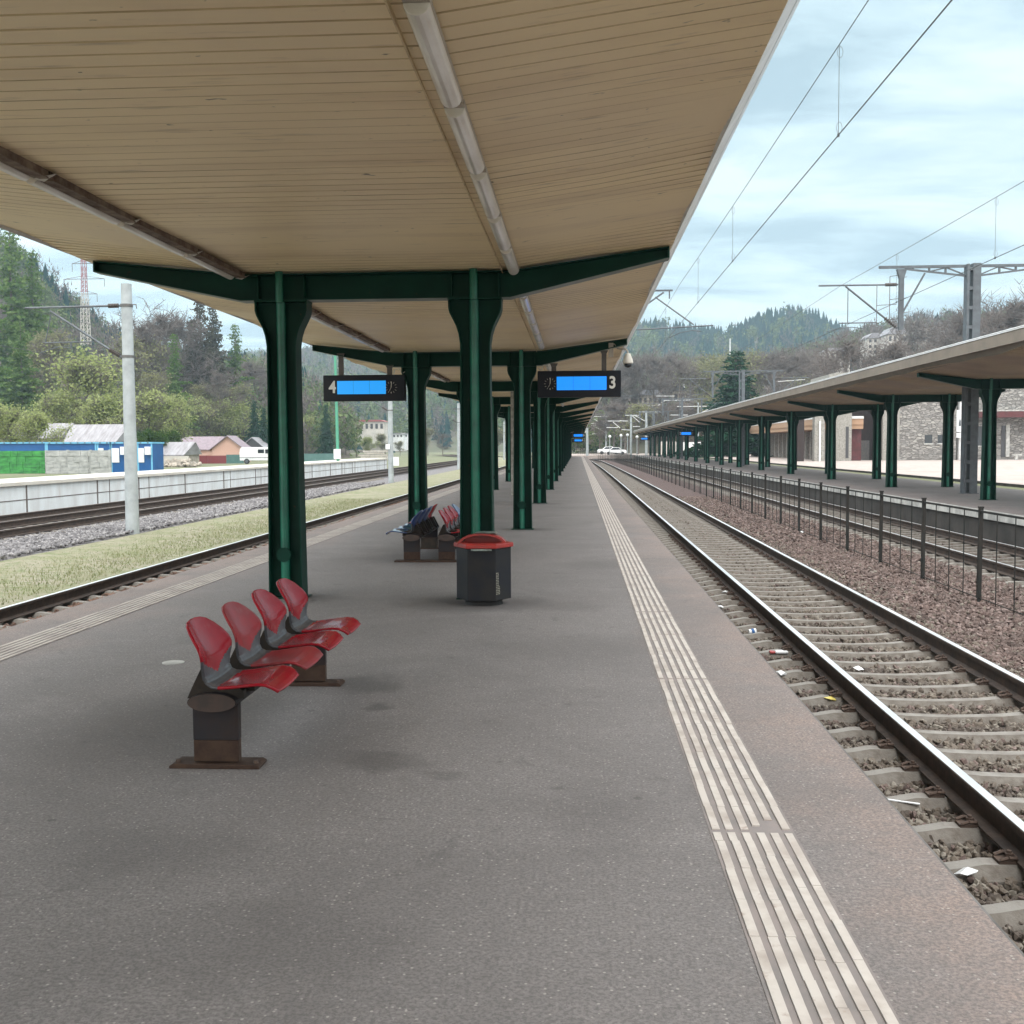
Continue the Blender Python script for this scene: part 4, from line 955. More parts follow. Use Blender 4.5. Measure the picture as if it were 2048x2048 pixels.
# blue cabins
def cabin(x0, x1, Y, label, open_=True):
    a = at(x0, 945, Y); b = at(x1, 884, Y); zb_ = zg(0, Y)
    t = empty('blue_cabin', ((a.x+b.x)/2, Y, zb_), label, 'cabin')
    MB().box(a.x, b.x, Y, Y+2.2, zb_, b.z-.1).build('walls', MT['cabin'], t)
    mb = MB(); mb.box(a.x-.05, b.x+.05, Y-.1, Y+2.3, b.z-.12, b.z); mb.box(a.x-.02, a.x+.10, Y-.03, Y, zb_, b.z-.12); mb.box(b.x-.10, b.x+.02, Y-.03, Y, zb_, b.z-.12); mb.build('frame', MT['cabin2'], t)
    n = max(2, int((b.x-a.x)/.5)); mb = MB()
    for k in range(n): q = a.x+(b.x-a.x)*(k+.5)/n; mb.box(q-.06, q+.06, Y-.12, Y-.1, b.z-.09, b.z-.03)
    mb.build('vents', MT['fardark'], t)
    return t, a, b, zb_
Yc = 80
cabin(-70, 92, 86, 'long low blue site cabin half hidden behind the green fence')
cabin(95, 192, 84, 'blue site cabin behind the grey fence panels')
for x0, x1, lb in ((196, 222, 'narrow blue cabin next to the last grey fence panel'), (223, 258, 'blue cabin with a pale notice on its door, beside the nearest pole'), (276, 304, 'blue cabin with a pale door sheet, on the far side of the nearest pole')):
    t, a, b, zb_ = cabin(x0, x1, Yc, lb)
    MB().box(a.x+.08, a.x+(b.x-a.x)*.46, Yc-.06, Yc-.035, zb_+.75, b.z-.45).build('door_sheet', MT['white'], t)
    if x0 > 200: MB().box(b.x-(b.x-a.x)*.40, b.x-.05, Yc-.35, Yc-.05, b.z-.95, b.z-.35).build('air_unit', MT['white'], t, bevel=.02)
t = empty('notice_board', (at(250, 935, 76).x, 76, -.2), 'small white notice board on legs by the blue cabins', 'notice board')
a = at(251, 937, 76); b = at(258, 920, 76); MB().box(a.x, b.x, 76, 76.06, a.z, b.z).build('board', MT['white'], t); MB().box((a.x+b.x)/2-.04, (a.x+b.x)/2+.04, 76.02, 76.06, -.25, a.z).build('post', MT['white'], t)

# houses
def house(x0, x1, yr, ye, yb_, Y, D, wall, roof, label, gable=True, ridge=None):
    """gable-ended house: front gable between x0..x1 px, ridge height yr, eaves ye"""
    a = at(x0, yb_, Y); b = at(x1, ye, Y); zr = at((x0+x1)/2, yr, Y).z; zb_ = zg(0, Y)-.2
    t = empty('house', ((a.x+b.x)/2, Y, zb_), label, 'house')
    mx = (a.x+b.x)/2
    MB().prism([(a.x, zb_), (b.x, zb_), (b.x, b.z), (mx, zr), (a.x, b.z)], Y, Y+D).build('walls', wall, t)
    e = .35; mb = MB(); sl = (zr-b.z)/(mx-a.x)
    for s in (-1, 1):
        xe = (a.x if s < 0 else b.x)+s*e; ze = b.z-sl*e
        q = [(mx, zr+.02), (xe, ze+.02), (xe, ze+.14), (mx, zr+.16)]
        mb.prism(q[::s], Y-.4, Y+D+.4)
    mb.build('roof', roof, t)
    return t, a, b, zr
def long_house(x0, x1, xg, yr, ye, yb_, Y, wall, roof, label):
    """ridge parallel to the picture: front slope from x0..x1, hipped to gable point xg"""
    zb_ = zg(0, Y)-.2
    P = lambda x, y, q=0: at(x, y, Y)+Vector((0, q, 0))
    t = empty('house', (P((x0+x1)/2, yb_).x, Y, zb_), label, 'house')
    A = P(x0, ye); B = P(x1, ye); Rz = P(x0, yr).z
    MB().box(A.x+.2, B.x-.2, Y+.3, Y+5.5, zb_, A.z).build('walls', wall, t)
    D = 3.0
    mb = MB(); mb.add([(A.x, Y, A.z), (B.x, Y, A.z), (B.x+.3, Y+D, Rz), (A.x-.3, Y+D, Rz), (A.x, Y+2*D, A.z), (B.x, Y+2*D, A.z), (A.x, Y, A.z-.12), (B.x, Y, A.z-.12)], [(0, 1, 2, 3), (3, 2, 5, 4), (0, 3, 4), (1, 5, 2), (6, 7, 1, 0)])
    mb.build('roof', roof, t); return t
house(425, 487, 873, 897, 935, 170, 4, MT['pink'], MT['roofpurple'], 'pink rendered house gable with brown barge boards behind the red fence')
long_house(352, 434, 0, 873, 899, 930, 171.5, MT['pink'], MT['roofpurple'], 'low pink house with a long purple-grey tiled roof')
t, a, b, zr = house(481, 529, 876, 896, 925, 190, 8, MT['fardark'], MT['roofgrey'], 'dark timber gable with a pale grey roof behind the white van')
long_house(125, 232, 0, 848, 884, 925, 112, MT['rubble'], MT['roofgrey'], 'old barn with streaky grey sheet roof behind the blue cabins')
long_house(300, 368, 0, 884, 910, 935, 120, MT['rubble'], MT['roofgrey'], 'low shed with pale grey sloping roof by the rounded bush')
long_house(20, 120, 0, 846, 876, 925, 125, MT['rubble'], MT['roofgrey'], 'greyish shed roof showing through the pale green trees')
pbox('fence_panel', MT['redfence'], 377, 415, 911, 936, 152, .1, None, 'dark red sheet fence in front of the pink house', 'fence')
pbox('fence_panel', MT['redfence'], 416, 452, 911, 934, 152, .1, None, 'second dark red fence sheet, next to the teal one', 'fence')
pbox('fence_panel', MT['tealfence'], 453, 487, 909, 933, 152, .1, None, 'grey-teal sheet fence between the red fence and the white van', 'fence')
pbox('fence_panel', MT['tealfence'], 590, 670, 907, 927, 150, .1, None, 'long teal green fence between the first column and the green pole', 'fence')
# rubble heaps
def heap(x, y, Y, r, label):
    P = at(x, y, Y); n = 60
    V = []; F = []; b = 0
    for k in range(n):
        d = rng.normal(0, .45, 3)*r; c_ = np.array([P.x+d[0], Y+d[1]*.6, zg(0, Y)+abs(d[2])*.35+.1]); v = IV*(1+rng.uniform(-.35, .35, (12, 1)))*rng.uniform(.15, .4)*r*.6+c_
        V.append(v); F.append(IF+b); b += 12
    tag(fast_mesh('rubble_heap', np.concatenate(V), np.concatenate(F), MT['rubble']), label, 'rubble heap')
heap(352, 934, 110, 1.6, 'pale stone rubble heap in front of the low shed'); heap(380, 938, 108, 1.2, 'smaller heap of rubble next to the dark red fence')
pbox('low_wall', MT['farwhite'], 308, 376, 912, 934, 118, .3, None, 'crumbling whitewashed low wall under the shed roof', 'wall')
# concrete beams stacked
t = empty('beam_stack', (at(745, 920, 150).x, 150, -.6), 'stack of pale concrete beams beyond the end of the white wall', 'beam stack')
r_ = random.Random(4)
for row in range(5):
    mb = MB(); za = at(745, 920-row*4, 150).z; a = at(716+r_.uniform(0, 14), 920, 150).x; b = at(777-r_.uniform(0, 10), 920, 150).x
    mb.box(a, b, 150, 151.2, za, za+.2); mb.build('beam', MT['log'], t)
# white van
def van(P, s, label):
    t = empty('white_van', P, label, 'van')
    prof = [(-2.6, .45), (-2.65, 1.5), (-2.55, 2.05), (-2.35, 2.25), (1.0, 2.25), (1.35, 2.15), (1.95, 1.35), (2.6, 1.15), (2.75, .9), (2.75, .45)]
    q = lambda p: (P[0]+p[0]*s, P[2]+p[1]*s)
    MB().prism([q(p) for p in prof], P[1]-1.0*s, P[1]+1.0*s).build('body', MT['white'], t, bevel=.06)
    for wx, w1, z0, z1, nm in ((-.1, .75, 1.45, 1.95, 'side_window'), (.9, 1.65, 1.4, 1.95, 'door_window')):
        MB().prism([q((wx, z0)), q((w1, z0)), q((w1-(.25 if nm == 'door_window' else 0), z1)), q((wx, z1))], P[1]-1.015*s, P[1]-1.002*s).build(nm, MT['glass'], t)
    for wx in (-1.65, 1.85):
        w = MB().tube((P[0]+wx*s, P[1]-1.03*s, P[2]+.36*s), (P[0]+wx*s, P[1]-.8*s, P[2]+.36*s), .36*s, .36*s, 20).build('wheel', MT['rubber'], t)
        MB().tube((P[0]+wx*s, P[1]-1.05*s, P[2]+.36*s), (P[0]+wx*s, P[1]-1.032*s, P[2]+.36*s), .21*s, .21*s, 16).build('rim', MT['steel'], w)
    MB().prism([q((-2.6, .8)), q((2.2, .8)), q((2.2, .88)), q((-2.6, .88))], P[1]-1.012*s, P[1]-1.0*s).build('side_strip', MT['fardark'], t)
    return t
P = at(522, 931, 144); van((P.x, 144, zg(0, 144)+.02), .98, 'white high-roofed delivery van parked beside the teal fence')
# green lamp pole with cabinet
P = at(676, 921, 78)
t = empty('lamp_post', (P.x, 78, .6), 'tall thin green post with a white cabinet, on the white wall', 'lamp post')
MB().tube((P.x, 78, .6), (P.x-.12, 78, 10.2), .12, .08, 12).build('post', MT['polegreen'], t)
MB().box(P.x-.24, P.x+.24, 77.7, 77.9, .75, 1.45).build('cabinet', MT['white'], t, bevel=.02); MB().bar((P.x-.12, 78, 10.2), (P.x+1.0, 78, 10.4), .08, .08).build('arm', MT['polegreen'], t)
# lattice pylon
def pylon(x, Y, yb_, label):
    t = empty('pylon', at(x, yb_, Y), label, 'pylon')
    B = at(x, yb_, Y); k = Y/FPX
    zpx = lambda y: at(x, y, Y).z
    mb = MB(); mr = MB()
    lv = [(690, 7.5), (655, 6.8), (615, 6), (585, 4.8), (560, 4.2), (530, 3.8), (500, 3.3), (470, 3), (440, 1.5)]
    for i in range(len(lv)-1):
        (ya, wa), (yb2, wb) = lv[i], lv[i+1]; tgt = mb; mi_ = 1 if 590 >= ya >= 500 else 0
        za, zb2 = zpx(ya), zpx(yb2); wa *= k; wb *= k
        cs = [(-1, -1), (1, -1), (1, 1), (-1, 1)]
        for j, (sx, sy) in enumerate(cs):
            tgt.bar((B.x+sx*wa, Y+sy*wa, za), (B.x+sx*wb, Y+sy*wb, zb2), .11, mi=mi_)
            nx_, ny_ = cs[(j+1) % 4]
            st = 3 if i < 4 else 1
            for u in range(st):
                z0 = za+(zb2-za)*u/st; z1 = za+(zb2-za)*(u+1)/st; w0 = wa+(wb-wa)*u/st; w1 = wa+(wb-wa)*(u+1)/st
                tgt.bar((B.x+sx*w0, Y+sy*w0, z0), (B.x+nx_*w1, Y+ny_*w1, z1), .055, mi=mi_); tgt.bar((B.x+nx_*w0, Y+ny_*w0, z0), (B.x+sx*w1, Y+sy*w1, z1), .055, mi=mi_)
    mb.build('lattice', [MT['farwhite'], MT['farroof']], t)
    for y, h in ((588, 26), (558, 42), (527, 24)):
        mb = MB(); z = zpx(y)
        for s in (-1, 1):
            mb.bar((B.x, Y, z), (B.x+s*h*k, Y, z), .14); mb.bar((B.x+s*.5, Y, z+.7), (B.x+s*h*k, Y, z), .09); mb.bar((B.x+s*h*k, Y, z), (B.x+s*h*k, Y, z-1.9), .10)
        mb.build('crossarm', MT['darksteel'], t)
pylon(172, 260, 690, 'red and white lattice power pylon rising in front of the wooded slope')

# ------------------------------------------------------------------ station building
Ys = 126.5; zf = -.25
t = empty('station_building', (40, Ys, zf), 'rough stone station building with small square windows and a maroon band', 'station building')
X = lambda x, Y=Ys: at(x, 900, Y).x
Z = lambda y, x=1850, Y=Ys: at(x, y, Y).z
mb = MB(); mb.box(X(1798), X(1912), Ys, Ys+14, zf, 9.6); mb.build('stone_wall', MT['stonewall'], t)
mb = MB(); mb.box(X(1912), X(2140), Ys+1.2, Ys+14, zf, 9.6); mb.build('stone_wall', MT['stonewall'], t)
MB().box(X(1764), X(1798), Ys-.15, Ys+1, zf, 9.3).build('stone_pier', MT['fascia'] if 0 else MT['concrete'], t)
MB().box(X(1783), X(1789), Ys-.17, Ys-.152, zf, Z(848)).build('slot_window', MT['fardark'], t)
MB().box(X(1657, Ys-2.6), X(1703, Ys-2.6), Ys-2.6, Ys+3, zf, 9.3).build('stone_pier', MT['concrete'], t)
MB().box(X(1691, Ys-2.6), X(1697, Ys-2.6), Ys-2.62, Ys-2.601, zf+.3, Z(853)).build('slot_window', MT['fardark'], t)
MB().box(X(1704), X(1764), Ys+2.5, Ys+3.5, zf, 9.0).build('shaded_entrance', MT['brown'], t)  # flat dark panel stands in for the shade inside the entrance opening
MB().box(X(1731), X(1750), Ys+2.4, Ys+2.49, zf, Z(880)).build('door', MT['darksteel'], t)
MB().box(X(1672), X(1800), Ys+1, Ys+14, 9.0, 9.7).build('parapet', MT['concrete'], t)
for x0, x1 in ((1849, 1864), (1875, 1894)):
    w = MB().box(X(x0), X(x1), Ys-.03, Ys-.005, Z(886.5), Z(870)).build('window', MT['glass'], t)
    MB().box(X(x0)-.1, X(x1)+.1, Ys-.12, Ys-.004, Z(886.5)-.15, Z(886.5)).build('sill', MT['coping'], w)
w = MB().box(X(1960), X(1981), Ys+1.16, Ys+1.195, Z(892), Z(853)).build('window', MT['glass'], t)
mb = MB(); mb.box(X(1958), X(1960), Ys+1.1, Ys+1.198, Z(893), Z(851)); mb.box(X(1958), X(1983), Ys+1.1, Ys+1.198, Z(894), Z(892)); mb.build('frame', MT['coping'], w)
MB().box(X(2010), X(2018), Ys+1.15, Ys+1.195, zf+.3, Z(852)).build('slot_window', MT['fardark'], t)
MB().box(X(2019), X(2026), Ys+1.0, Ys+1.195, zf+.3, Z(850)).build('stone_trim', MT['coping'], t)
MB().box(X(1953), X(2140), Ys-.6, Ys+1.2, Z(836), Z(824)).build('maroon_canopy_edge', MT['maroon'], t)
MB().box(X(1953), X(2140), Ys-.62, Ys+1.2, Z(823.8), Z(822)).build('canopy_top', MT['coping'], t)
mb = MB(); mb.tube((X(1926), Ys+1.0, zf), (X(1926), Ys+1.0, 9), .28, .28, 10); mb.build('downpipe', MT['gutter'], t)
MB().box(X(1690), X(2140), Ys+14, Ys+15, zf, 8).build('rear_wall', MT['concrete'], t)
# colonnade wing along the track
xw = 27.2
MB().box(xw+2.2, xw+4.5, Ys-1, 186, zf, 4.0).build('wing_wall', MT['maroon'], t)
mb = MB(); mb.box(xw-.6, xw+4.5, Ys-1.8, 187, Z(864, 1560, 150), Z(857, 1560, 150)); mb.build('wing_soffit', MT['tan'], t)
MB().box(xw-.7, xw+4.5, Ys-1.9, 187.1, Z(857, 1560, 150)+.002, Z(847, 1560, 150)).build('wing_roof_edge', MT['tan'], t)
MB().box(xw-.75, xw+4.5, Ys-2.0, 187.2, Z(847, 1560, 150)+.002, Z(843, 1560, 150)).build('wing_roof_trim', MT['gutter'], t)
y = Ys
while y < 186:
    MB().box(xw+1.7, xw+2.25, y, y+.5, zf, 3.2).build('pier', MT['concrete'], t); y += 3.1
for x0, x1, m_ in ((1592, 1608, 'brown'), (1629, 1649, 'concrete')):
    MB().box(X(x0, 122), X(x1, 122), 122, 123.2, zf, Z(800, x0, 122)).build('square_pillar', MT[m_], t)
mb = MB(); mb.box(X(1638, 121.9), X(1641, 121.9), 121.8, 121.99, zf, Z(842, 1640, 121.9)); mb.build('pillar_strip', MT['white'], t)
# poster, bench, lamp on forecourt
t = empty('poster_board', (X(1918), Ys+.4, zf), 'tall white poster board with a grey figure between stone wall and downpipe', 'poster')
MB().box(X(1911), X(1925), Ys+.4, Ys+.5, Z(864), Z(820)).build('poster', MT['white'], t); MB().box(X(1912), X(1924.5), Ys+.4, Ys+.5, Z(876), Z(866)).build('lower_poster', MT['white'], t)
mb = MB(); mb.prism([(X(1919), Z(853)), (X(1923.5), Z(852)), (X(1923), Z(842)), (X(1921), Z(838)), (X(1919.5), Z(844))], Ys+.37, Ys+.395); mb.build('printed_figure', MT['steel'], t)
t = empty('stone_bench', (X(2012), Ys-3, zf), 'small pale stone bench in front of the station wall', 'bench')
MB().box(X(2005), X(2022), Ys-3.2, Ys-2.6, zf+.5, zf+.65).build('slab', MT['coping'], t); MB().box(X(2009), X(2014), Ys-3.1, Ys-2.7, zf, zf+.5).build('foot', MT['coping'], t)
# far white wall, kiosk, cars, lamp posts near the end of the platforms
pbox('boundary_wall', MT['farwhite'], 1322, 1352, 883, 908, 205, .5, None, 'bright white hoarding behind the far platform columns', 'wall')
pbox('boundary_wall', MT['gutter'], 1353, 1428, 884, 907, 200, .5, None, 'long pale grey hoarding with a flat white top', 'wall')
pbox('kiosk', MT['cabin'], 1430, 1436, 893, 905, 190, 1, None, 'small blue kiosk seen between the far columns', 'kiosk')
def car(P, s, label, d=1):
    t = empty('parked_car', P, label, 'car', 'white cars parked beyond the tracks')
    q = lambda p: (P[0]+d*p[0]*s, P[2]+p[1]*s)
    MB().prism([q(p) for p in [(-2.1, .3), (-2.15, .8), (-1.9, .95), (-1.2, 1.0), (-.7, 1.42), (.6, 1.45), (1.2, 1.0), (2.0, .85), (2.15, .6), (2.1, .3)]][::d], P[1]-.85*s, P[1]+.85*s).build('body', MT['white'], t, bevel=.05)
    MB().prism([q(p) for p in [(-1.0, 1.0), (-.62, 1.36), (.52, 1.38), (1.0, 1.0)]][::d], P[1]-.87*s, P[1]-.852*s).build('side_windows', MT['glass'], t)
    for wx in (-1.35, 1.35): MB().tube((P[0]+wx*s, P[1]-.88*s, P[2]+.32*s), (P[0]+wx*s, P[1]-.7*s, P[2]+.32*s), .32*s, .32*s, 14).build('wheel', MT['rubber'], t)
P = at(1218, 907, 205); car((P.x, 205, -.02), 1.0, 'white car parked behind the curving fence, roof highest')
P = at(1231, 909, 196); car((P.x, 196, -.02), .9, 'lower white car parked just this side of the other one', -1)
def lamp(x, yt, yb_, Y, label, s=1):
    P = at(x, yb_, Y); T_ = at(x, yt, Y); zb_ = min(P.z, -.02)
    t = empty('lamp_post', (P.x, Y, zb_), label, 'lamp post', 'globe lamp posts near the platform end')
    MB().tube((P.x, Y, zb_), (P.x, Y, T_.z-.15), .08, .06, 8).build('post', MT['pole'], t)
    MB().lathe((P.x, Y, T_.z), [(.05, -.25), (.22, -.12), (.25, .05), (.12, .22), (.02, .25)], 12).build('globe', MT['white'], t, smooth=True)
for x, yt, yb_, Y, lb in ((1219.5, 873, 900, 190, 'first globe lamp post past the curve, above the white cars'), (1242, 871, 907, 188, 'second globe lamp post, alone against the dark slope'), (1255, 870, 905, 186, 'third globe lamp post, close to a thick steel pole'), (1274, 874, 907, 186, 'fourth globe lamp post, next to the far canopy end')):
    lamp(x, yt, yb_, Y, lb)
def fmast(x, yt, yb_, Y, w, label, arms):
    P = at(x, yb_, Y); T_ = at(x, yt, Y)
    t = empty('line_mast', (P.x, Y, P.z), label, 'railway mast', 'distant masts round the curve')
    MB().tube((P.x, Y, P.z-.6), (P.x, Y, T_.z), w, w*.75, 10).build('pole', MT['pole'], t)
    for (xa, ya, xb, yb2) in arms:
        MB().bar(at(xa, ya, Y), at(xb, yb2, Y), .09).build('bracket_arm', MT['gutter'], t)
fmast(1174.5, 856, 904, 175, .24, 'thick pale pole standing at the very end of the platform', [(1174, 858, 1170, 866)])
fmast(1212, 833, 899, 230, .2, 'thin mast carrying long arms over the curve', [(1188, 833, 1222, 833), (1182, 847, 1209, 847), (1182, 851, 1200, 850), (1188, 838, 1207, 850), (1184, 868, 1210, 866), (1186, 852, 1212, 865)])
fmast(1262, 829, 909, 185, .2, 'mast with a white cross arm in front of the dark trees', [(1250, 830.5, 1278, 830.5), (1215, 842, 1240, 842), (1240, 841.5, 1256, 842), (1226, 844, 1240, 856), (1213, 855, 1236, 855), (1265, 832, 1280, 845), (1243, 859, 1260, 860)])
fmast(1292.5, 822, 908, 188, .24, 'tall pale mast just before the far canopy end', [(1278, 824, 1321, 823), (1277, 823, 1300, 823), (1266, 853, 1280, 853), (1268, 830, 1290, 842)])
fmast(1330, 812, 880, 215, .15, 'slender mast whose arms show over the far canopy', [(1324, 801, 1384, 800), (1312, 792, 1349, 792), (1329, 802, 1310, 815), (1280, 812, 1315, 811), (1294, 814, 1315, 826)])
fmast(1396, 805, 870, 200, .15, 'farther slender mast left of the big spruce', [(1354, 813, 1448, 812), (1392, 830, 1425, 815), (1340, 830, 1376, 830), (1556, 763, 1610, 759)])

# ------------------------------------------------------------------ litter
def litter(x, y, kind_, mt, label, z=-.745):
    Y = ybase(x, y, z); P = at(x, y, Y)
    if kind_ == 'paper':
        mb = MB(); n = 7
        pts = [(P.x+math.cos(k*6.283/n)*.06*random.uniform(.6, 1.3), Y+math.sin(k*6.283/n)*.05*random.uniform(.6, 1.3), z+random.uniform(0, .04)) for k in range(n)]
        mb.add(pts+[(P.x, Y, z+.05)], [(k, (k+1) % n, n) for k in range(n)]); mb.add([(p[0], p[1], p[2]-.003) for p in pts], [tuple(range(n))[::-1]])
        o = mb.build('paper_scrap', mt)
        o.location = (0, 0, 0); tag(o, label, 'litter')
    elif kind_ == 'stick':
        o = MB().bar((P.x-.09, Y+.03, z+.02), (P.x+.12, Y-.05, z+.015), .018, .006).build('stick', mt); tag(o, label, 'litter')
    elif kind_ == 'cup':
        t = empty('paper_cup', (P.x, Y, z), label, 'litter'); MB().tube((P.x-.04, Y, z+.04), (P.x+.045, Y+.02, z+.045), .028, .036, 14).build('cup', MT['white'], t); MB().tube((P.x-.01, Y-.001, z+.041), (P.x+.02, Y+.01, z+.044), .0325, .035, 14).build('blue_band', mt, t)
    elif kind_ == 'packet':
        t = empty('snack_packet', (P.x, Y, z), label, 'litter'); MB().box(P.x-.10, P.x-.04, Y-.04, Y+.04, z+.01, z+.035).build('red_end', MT['binred'], t, bevel=.01); MB().box(P.x-.04, P.x+.10, Y-.045, Y+.045, z+.008, z+.04).build('wrapper', MT['white'], t, bevel=.012)
yel = mat('yellow_plastic', (.6, .5, .12), .5)
litter(1451, 1187, 'paper', MT['white'], 'tiny white scrap beside the near rail, smallest near the guide strip bend')
litter(1441.5, 1217, 'paper', MT['white'], 'flat white scrap right against the platform edge')
litter(1504, 1270, 'cup', MT['cabin'], 'crushed white and blue paper cup between platform and rail')
litter(1557, 1308, 'packet', None, 'red and white snack packet beside the near rail')
litter(1562, 1350, 'paper', MT['white'], 'white crumpled scrap below the red and white packet')
litter(1662, 1403, 'paper', yel, 'yellow scrap on the stones beside a rail clip')
litter(1797, 1607, 'stick', MT['white'], 'long thin white stick at the platform edge')
litter(1935, 1752, 'paper', MT['white'], 'largest torn white paper, on a sleeper close to the camera')
litter(1605, 1065, 'paper', MT['white'], 'white paper lying at the foot of the dark fence')
litter(1716, 1341, 'paper', MT['white'], 'white scrap in the middle of track 3')

# ------------------------------------------------------------------ trees
def quads(cent, size, flat=None):
    """n random leaf quads around centres"""
    n = len(cent); Rm = rot_rand(n); s = size if np.ndim(size) else np.full(n, size)
    base = np.array([(-.5, -.32, 0), (.5, -.32, .0), (.5, .32, 0), (-.5, .32, 0)])
    v = np.einsum('nij,kj->nki', Rm, base)*s[:, None, None]+cent[:, None, :]
    return v.reshape(-1, 3), np.arange(n*4).reshape(-1, 4)
def limbs_mesh(segs, n=5):
    mb = MB()
    for a, b, r0_, r1_ in segs: mb.tube(a, b, r0_, r1_, n, caps=False)
    return mb
def grow(h, rad, levels, seed, upw=.35, base=.25, nb=9, spread=.9, trunk_r=.018):
    r_ = random.Random(seed); segs = []; tips = []
    def branch(p, d, L, r, lev):
        n = 3; q = Vector(p)
        for i in range(n):
            d2 = (d+Vector((r_.uniform(-.18, .18), r_.uniform(-.18, .18), r_.uniform(-.05, .18)))).normalized(); e = q+d2*L/n; rr = r*(1-.22)
            segs.append((q.copy(), e.copy(), r, rr)); q = e; r = rr; d = d2
            if lev > 0 and i > 0 or (lev > 0 and i == 0 and r_.random() < .5):
                for _ in range(2 if lev > 1 else 3):
                    a = r_.uniform(0, 6.28); pd = Vector((math.cos(a), math.sin(a), r_.uniform(-.1, .7))); nd = (d*.8+pd*.75).normalized()
                    branch(q, nd, L*r_.uniform(.45, .68), r*.55, lev-1)
        tips.append(q.copy())
    # trunk
    q = Vector((0, 0, 0)); d = Vector((0, 0, 1)); L = h*.92/8; r = h*trunk_r
    for i in range(8):
        d2 = (d+Vector((r_.uniform(-.07, .07), r_.uniform(-.07, .07), .2))).normalized(); e = q+d2*L; segs.append((q.copy(), e.copy(), r, r*.85)); q = e; r *= .85
        u = (i+1)/8
        if u > base:
            w = rad*(math.sin(min(1, (u-base)/(1-base)*1.0+.15)*math.pi)**.6)
            for _ in range(max(1, nb//6)+1):
                a = r_.uniform(0, 6.28); nd = Vector((math.cos(a), math.sin(a), upw+r_.uniform(-.1, .5)+.5*u)).normalized(); branch(q, nd, w*r_.uniform(.8, 1.15), r*.5, levels)
    tips.append(q.copy())
    return segs, tips
PROTO = {}
def make_decid(key, h, rad, leafm, leaf_s, per, levels, seed, dens=1, twigs=True, base=.2, upw=.35, spreadl=.5):
    segs, tips = grow(h, rad, levels, seed, upw, base)
    big = [s for s in segs if s[2] > .04]; small = [s for s in segs if s[2] <= .04]
    tr = limbs_mesh(big, 5)
    t = empty('tree', (0, 0, 0)); o = tr.build('trunk', MT['bark'], t, world=False)
    T = np.array([tuple(p) for p in tips]); ends = np.array([tuple(s[1]) for s in small]) if small else T
    allc = []
    if per:
        src = T if len(T) > 40 else ends
        n = int(len(src)*per*dens); idx = rng.integers(0, len(src), n); c = src[idx]+rng.normal(0, spreadl, (n, 3)); allc.append(c)
    V = []; F = []; b = 0
    if allc:
        c = np.concatenate(allc); v, f_ = quads(c, rng.uniform(leaf_s*.6, leaf_s*1.3, len(c))); V.append(v); F.append(f_); b = len(v)
    mi = [np.zeros(len(F[0]))] if F else []
    if twigs:
        # twigs as thin flat slivers following the fine branches
        A = np.array([tuple(s[0]) for s in small]); B = np.array([tuple(s[1]) for s in small]); 
        rep = 2; A = np.concatenate([A]+[B]*rep); dB = [B]+[B+rng.normal(0, .5, B.shape)*np.array([1, 1, .8])+np.array([0, 0, .3]) for _ in range(rep)]; Bq = np.concatenate(dB)
        d = Bq-A; L = np.linalg.norm(d, axis=1)[:, None]+1e-6; s = np.cross(d/L, rng.normal(size=d.shape)); s /= np.linalg.norm(s, axis=1)[:, None]; w = .022*h/12
        v = np.stack([A-s*w, A+s*w, Bq+s*w*.4, Bq-s*w*.4], 1).reshape(-1, 3); f_ = np.arange(len(v)).reshape(-1, 4)+b; V.append(v); F.append(f_); mi.append(np.ones(len(f_)))
    fast_mesh('crown', np.concatenate(V), np.concatenate(F), [leafm or MT['twig'], MT['twig']], t, np.concatenate(mi))
    hh = max(v_[2] for v_ in np.concatenate(V)); PROTO.setdefault(key, []).append((t, float(hh))); return t
def make_conifer(key, h, rad, leafm, seed, tiers=26, droop=.25, bare=.12, dens=1., q=.5):
    r_ = np.random.default_rng(seed); t = empty('tree', (0, 0, 0))
    mb = MB(); mb.tube((0, 0, 0), (0, 0, h), h*.014, .02, 6); C_ = []; Sz = []; 
    for i in range(tiers):
        u = bare+(1-bare)*i/tiers; z = h*u; rr = rad*(1-u)**.8*r_.uniform(.65, 1.25)+.25; nb = int(5+5*(1-u))
        for k in range(nb):
            a = r_.uniform(0, 6.283); L = rr*r_.uniform(.55, 1.2); m_ = max(3, int(L*5*dens))
            for j in range(m_):
                s = (j+.6)/m_; p = np.array([math.cos(a)*L*s, math.sin(a)*L*s, z-droop*L*s*s*1.3+.12*L*s])
                for _ in range(3): C_.append(p+r_.normal(0, .13+.06*rad*(1-s), 3)*np.array([1, 1, .5])); Sz.append(q*(.6+.5*r_.random())*(.6+.5*(1-u)))
            if i % 3 == 0: mb.tube((0, 0, z), (math.cos(a)*L*.8, math.sin(a)*L*.8, z-droop*L*.5), .03, .015, 4, caps=False)
    mb.build('trunk', MT['bark'], t, world=False)
    v, f_ = quads(np.array(C_), np.array(Sz)); fast_mesh('crown', v, f_, leafm, t); PROTO.setdefault(key, []).append((t, h)); return t
for s in range(3): make_decid('spring', 10, 3.0, MT['spring'], .23, 10 if s != 1 else 7, 2, 10+s, base=.15, upw=.7, spreadl=.62)
for s in range(2): make_decid('olive', 13, 3.6, MT['olive'], .24, 7, 2, 30+s, base=.15, upw=.6, spreadl=.7)
for s in range(3): make_decid('bare', 14, 4.0, None, .2, 0, 2, 50+s, base=.22, upw=.6)
make_decid('bush', 4.5, 3.0, MT['bushm'], .26, 40, 2, 70, base=.05, spreadl=.45, twigs=False)
for s in range(2): make_conifer('larch', 18, 3.3, MT['larch'], 80+s, 34, .1, .1, 1.1, .42)
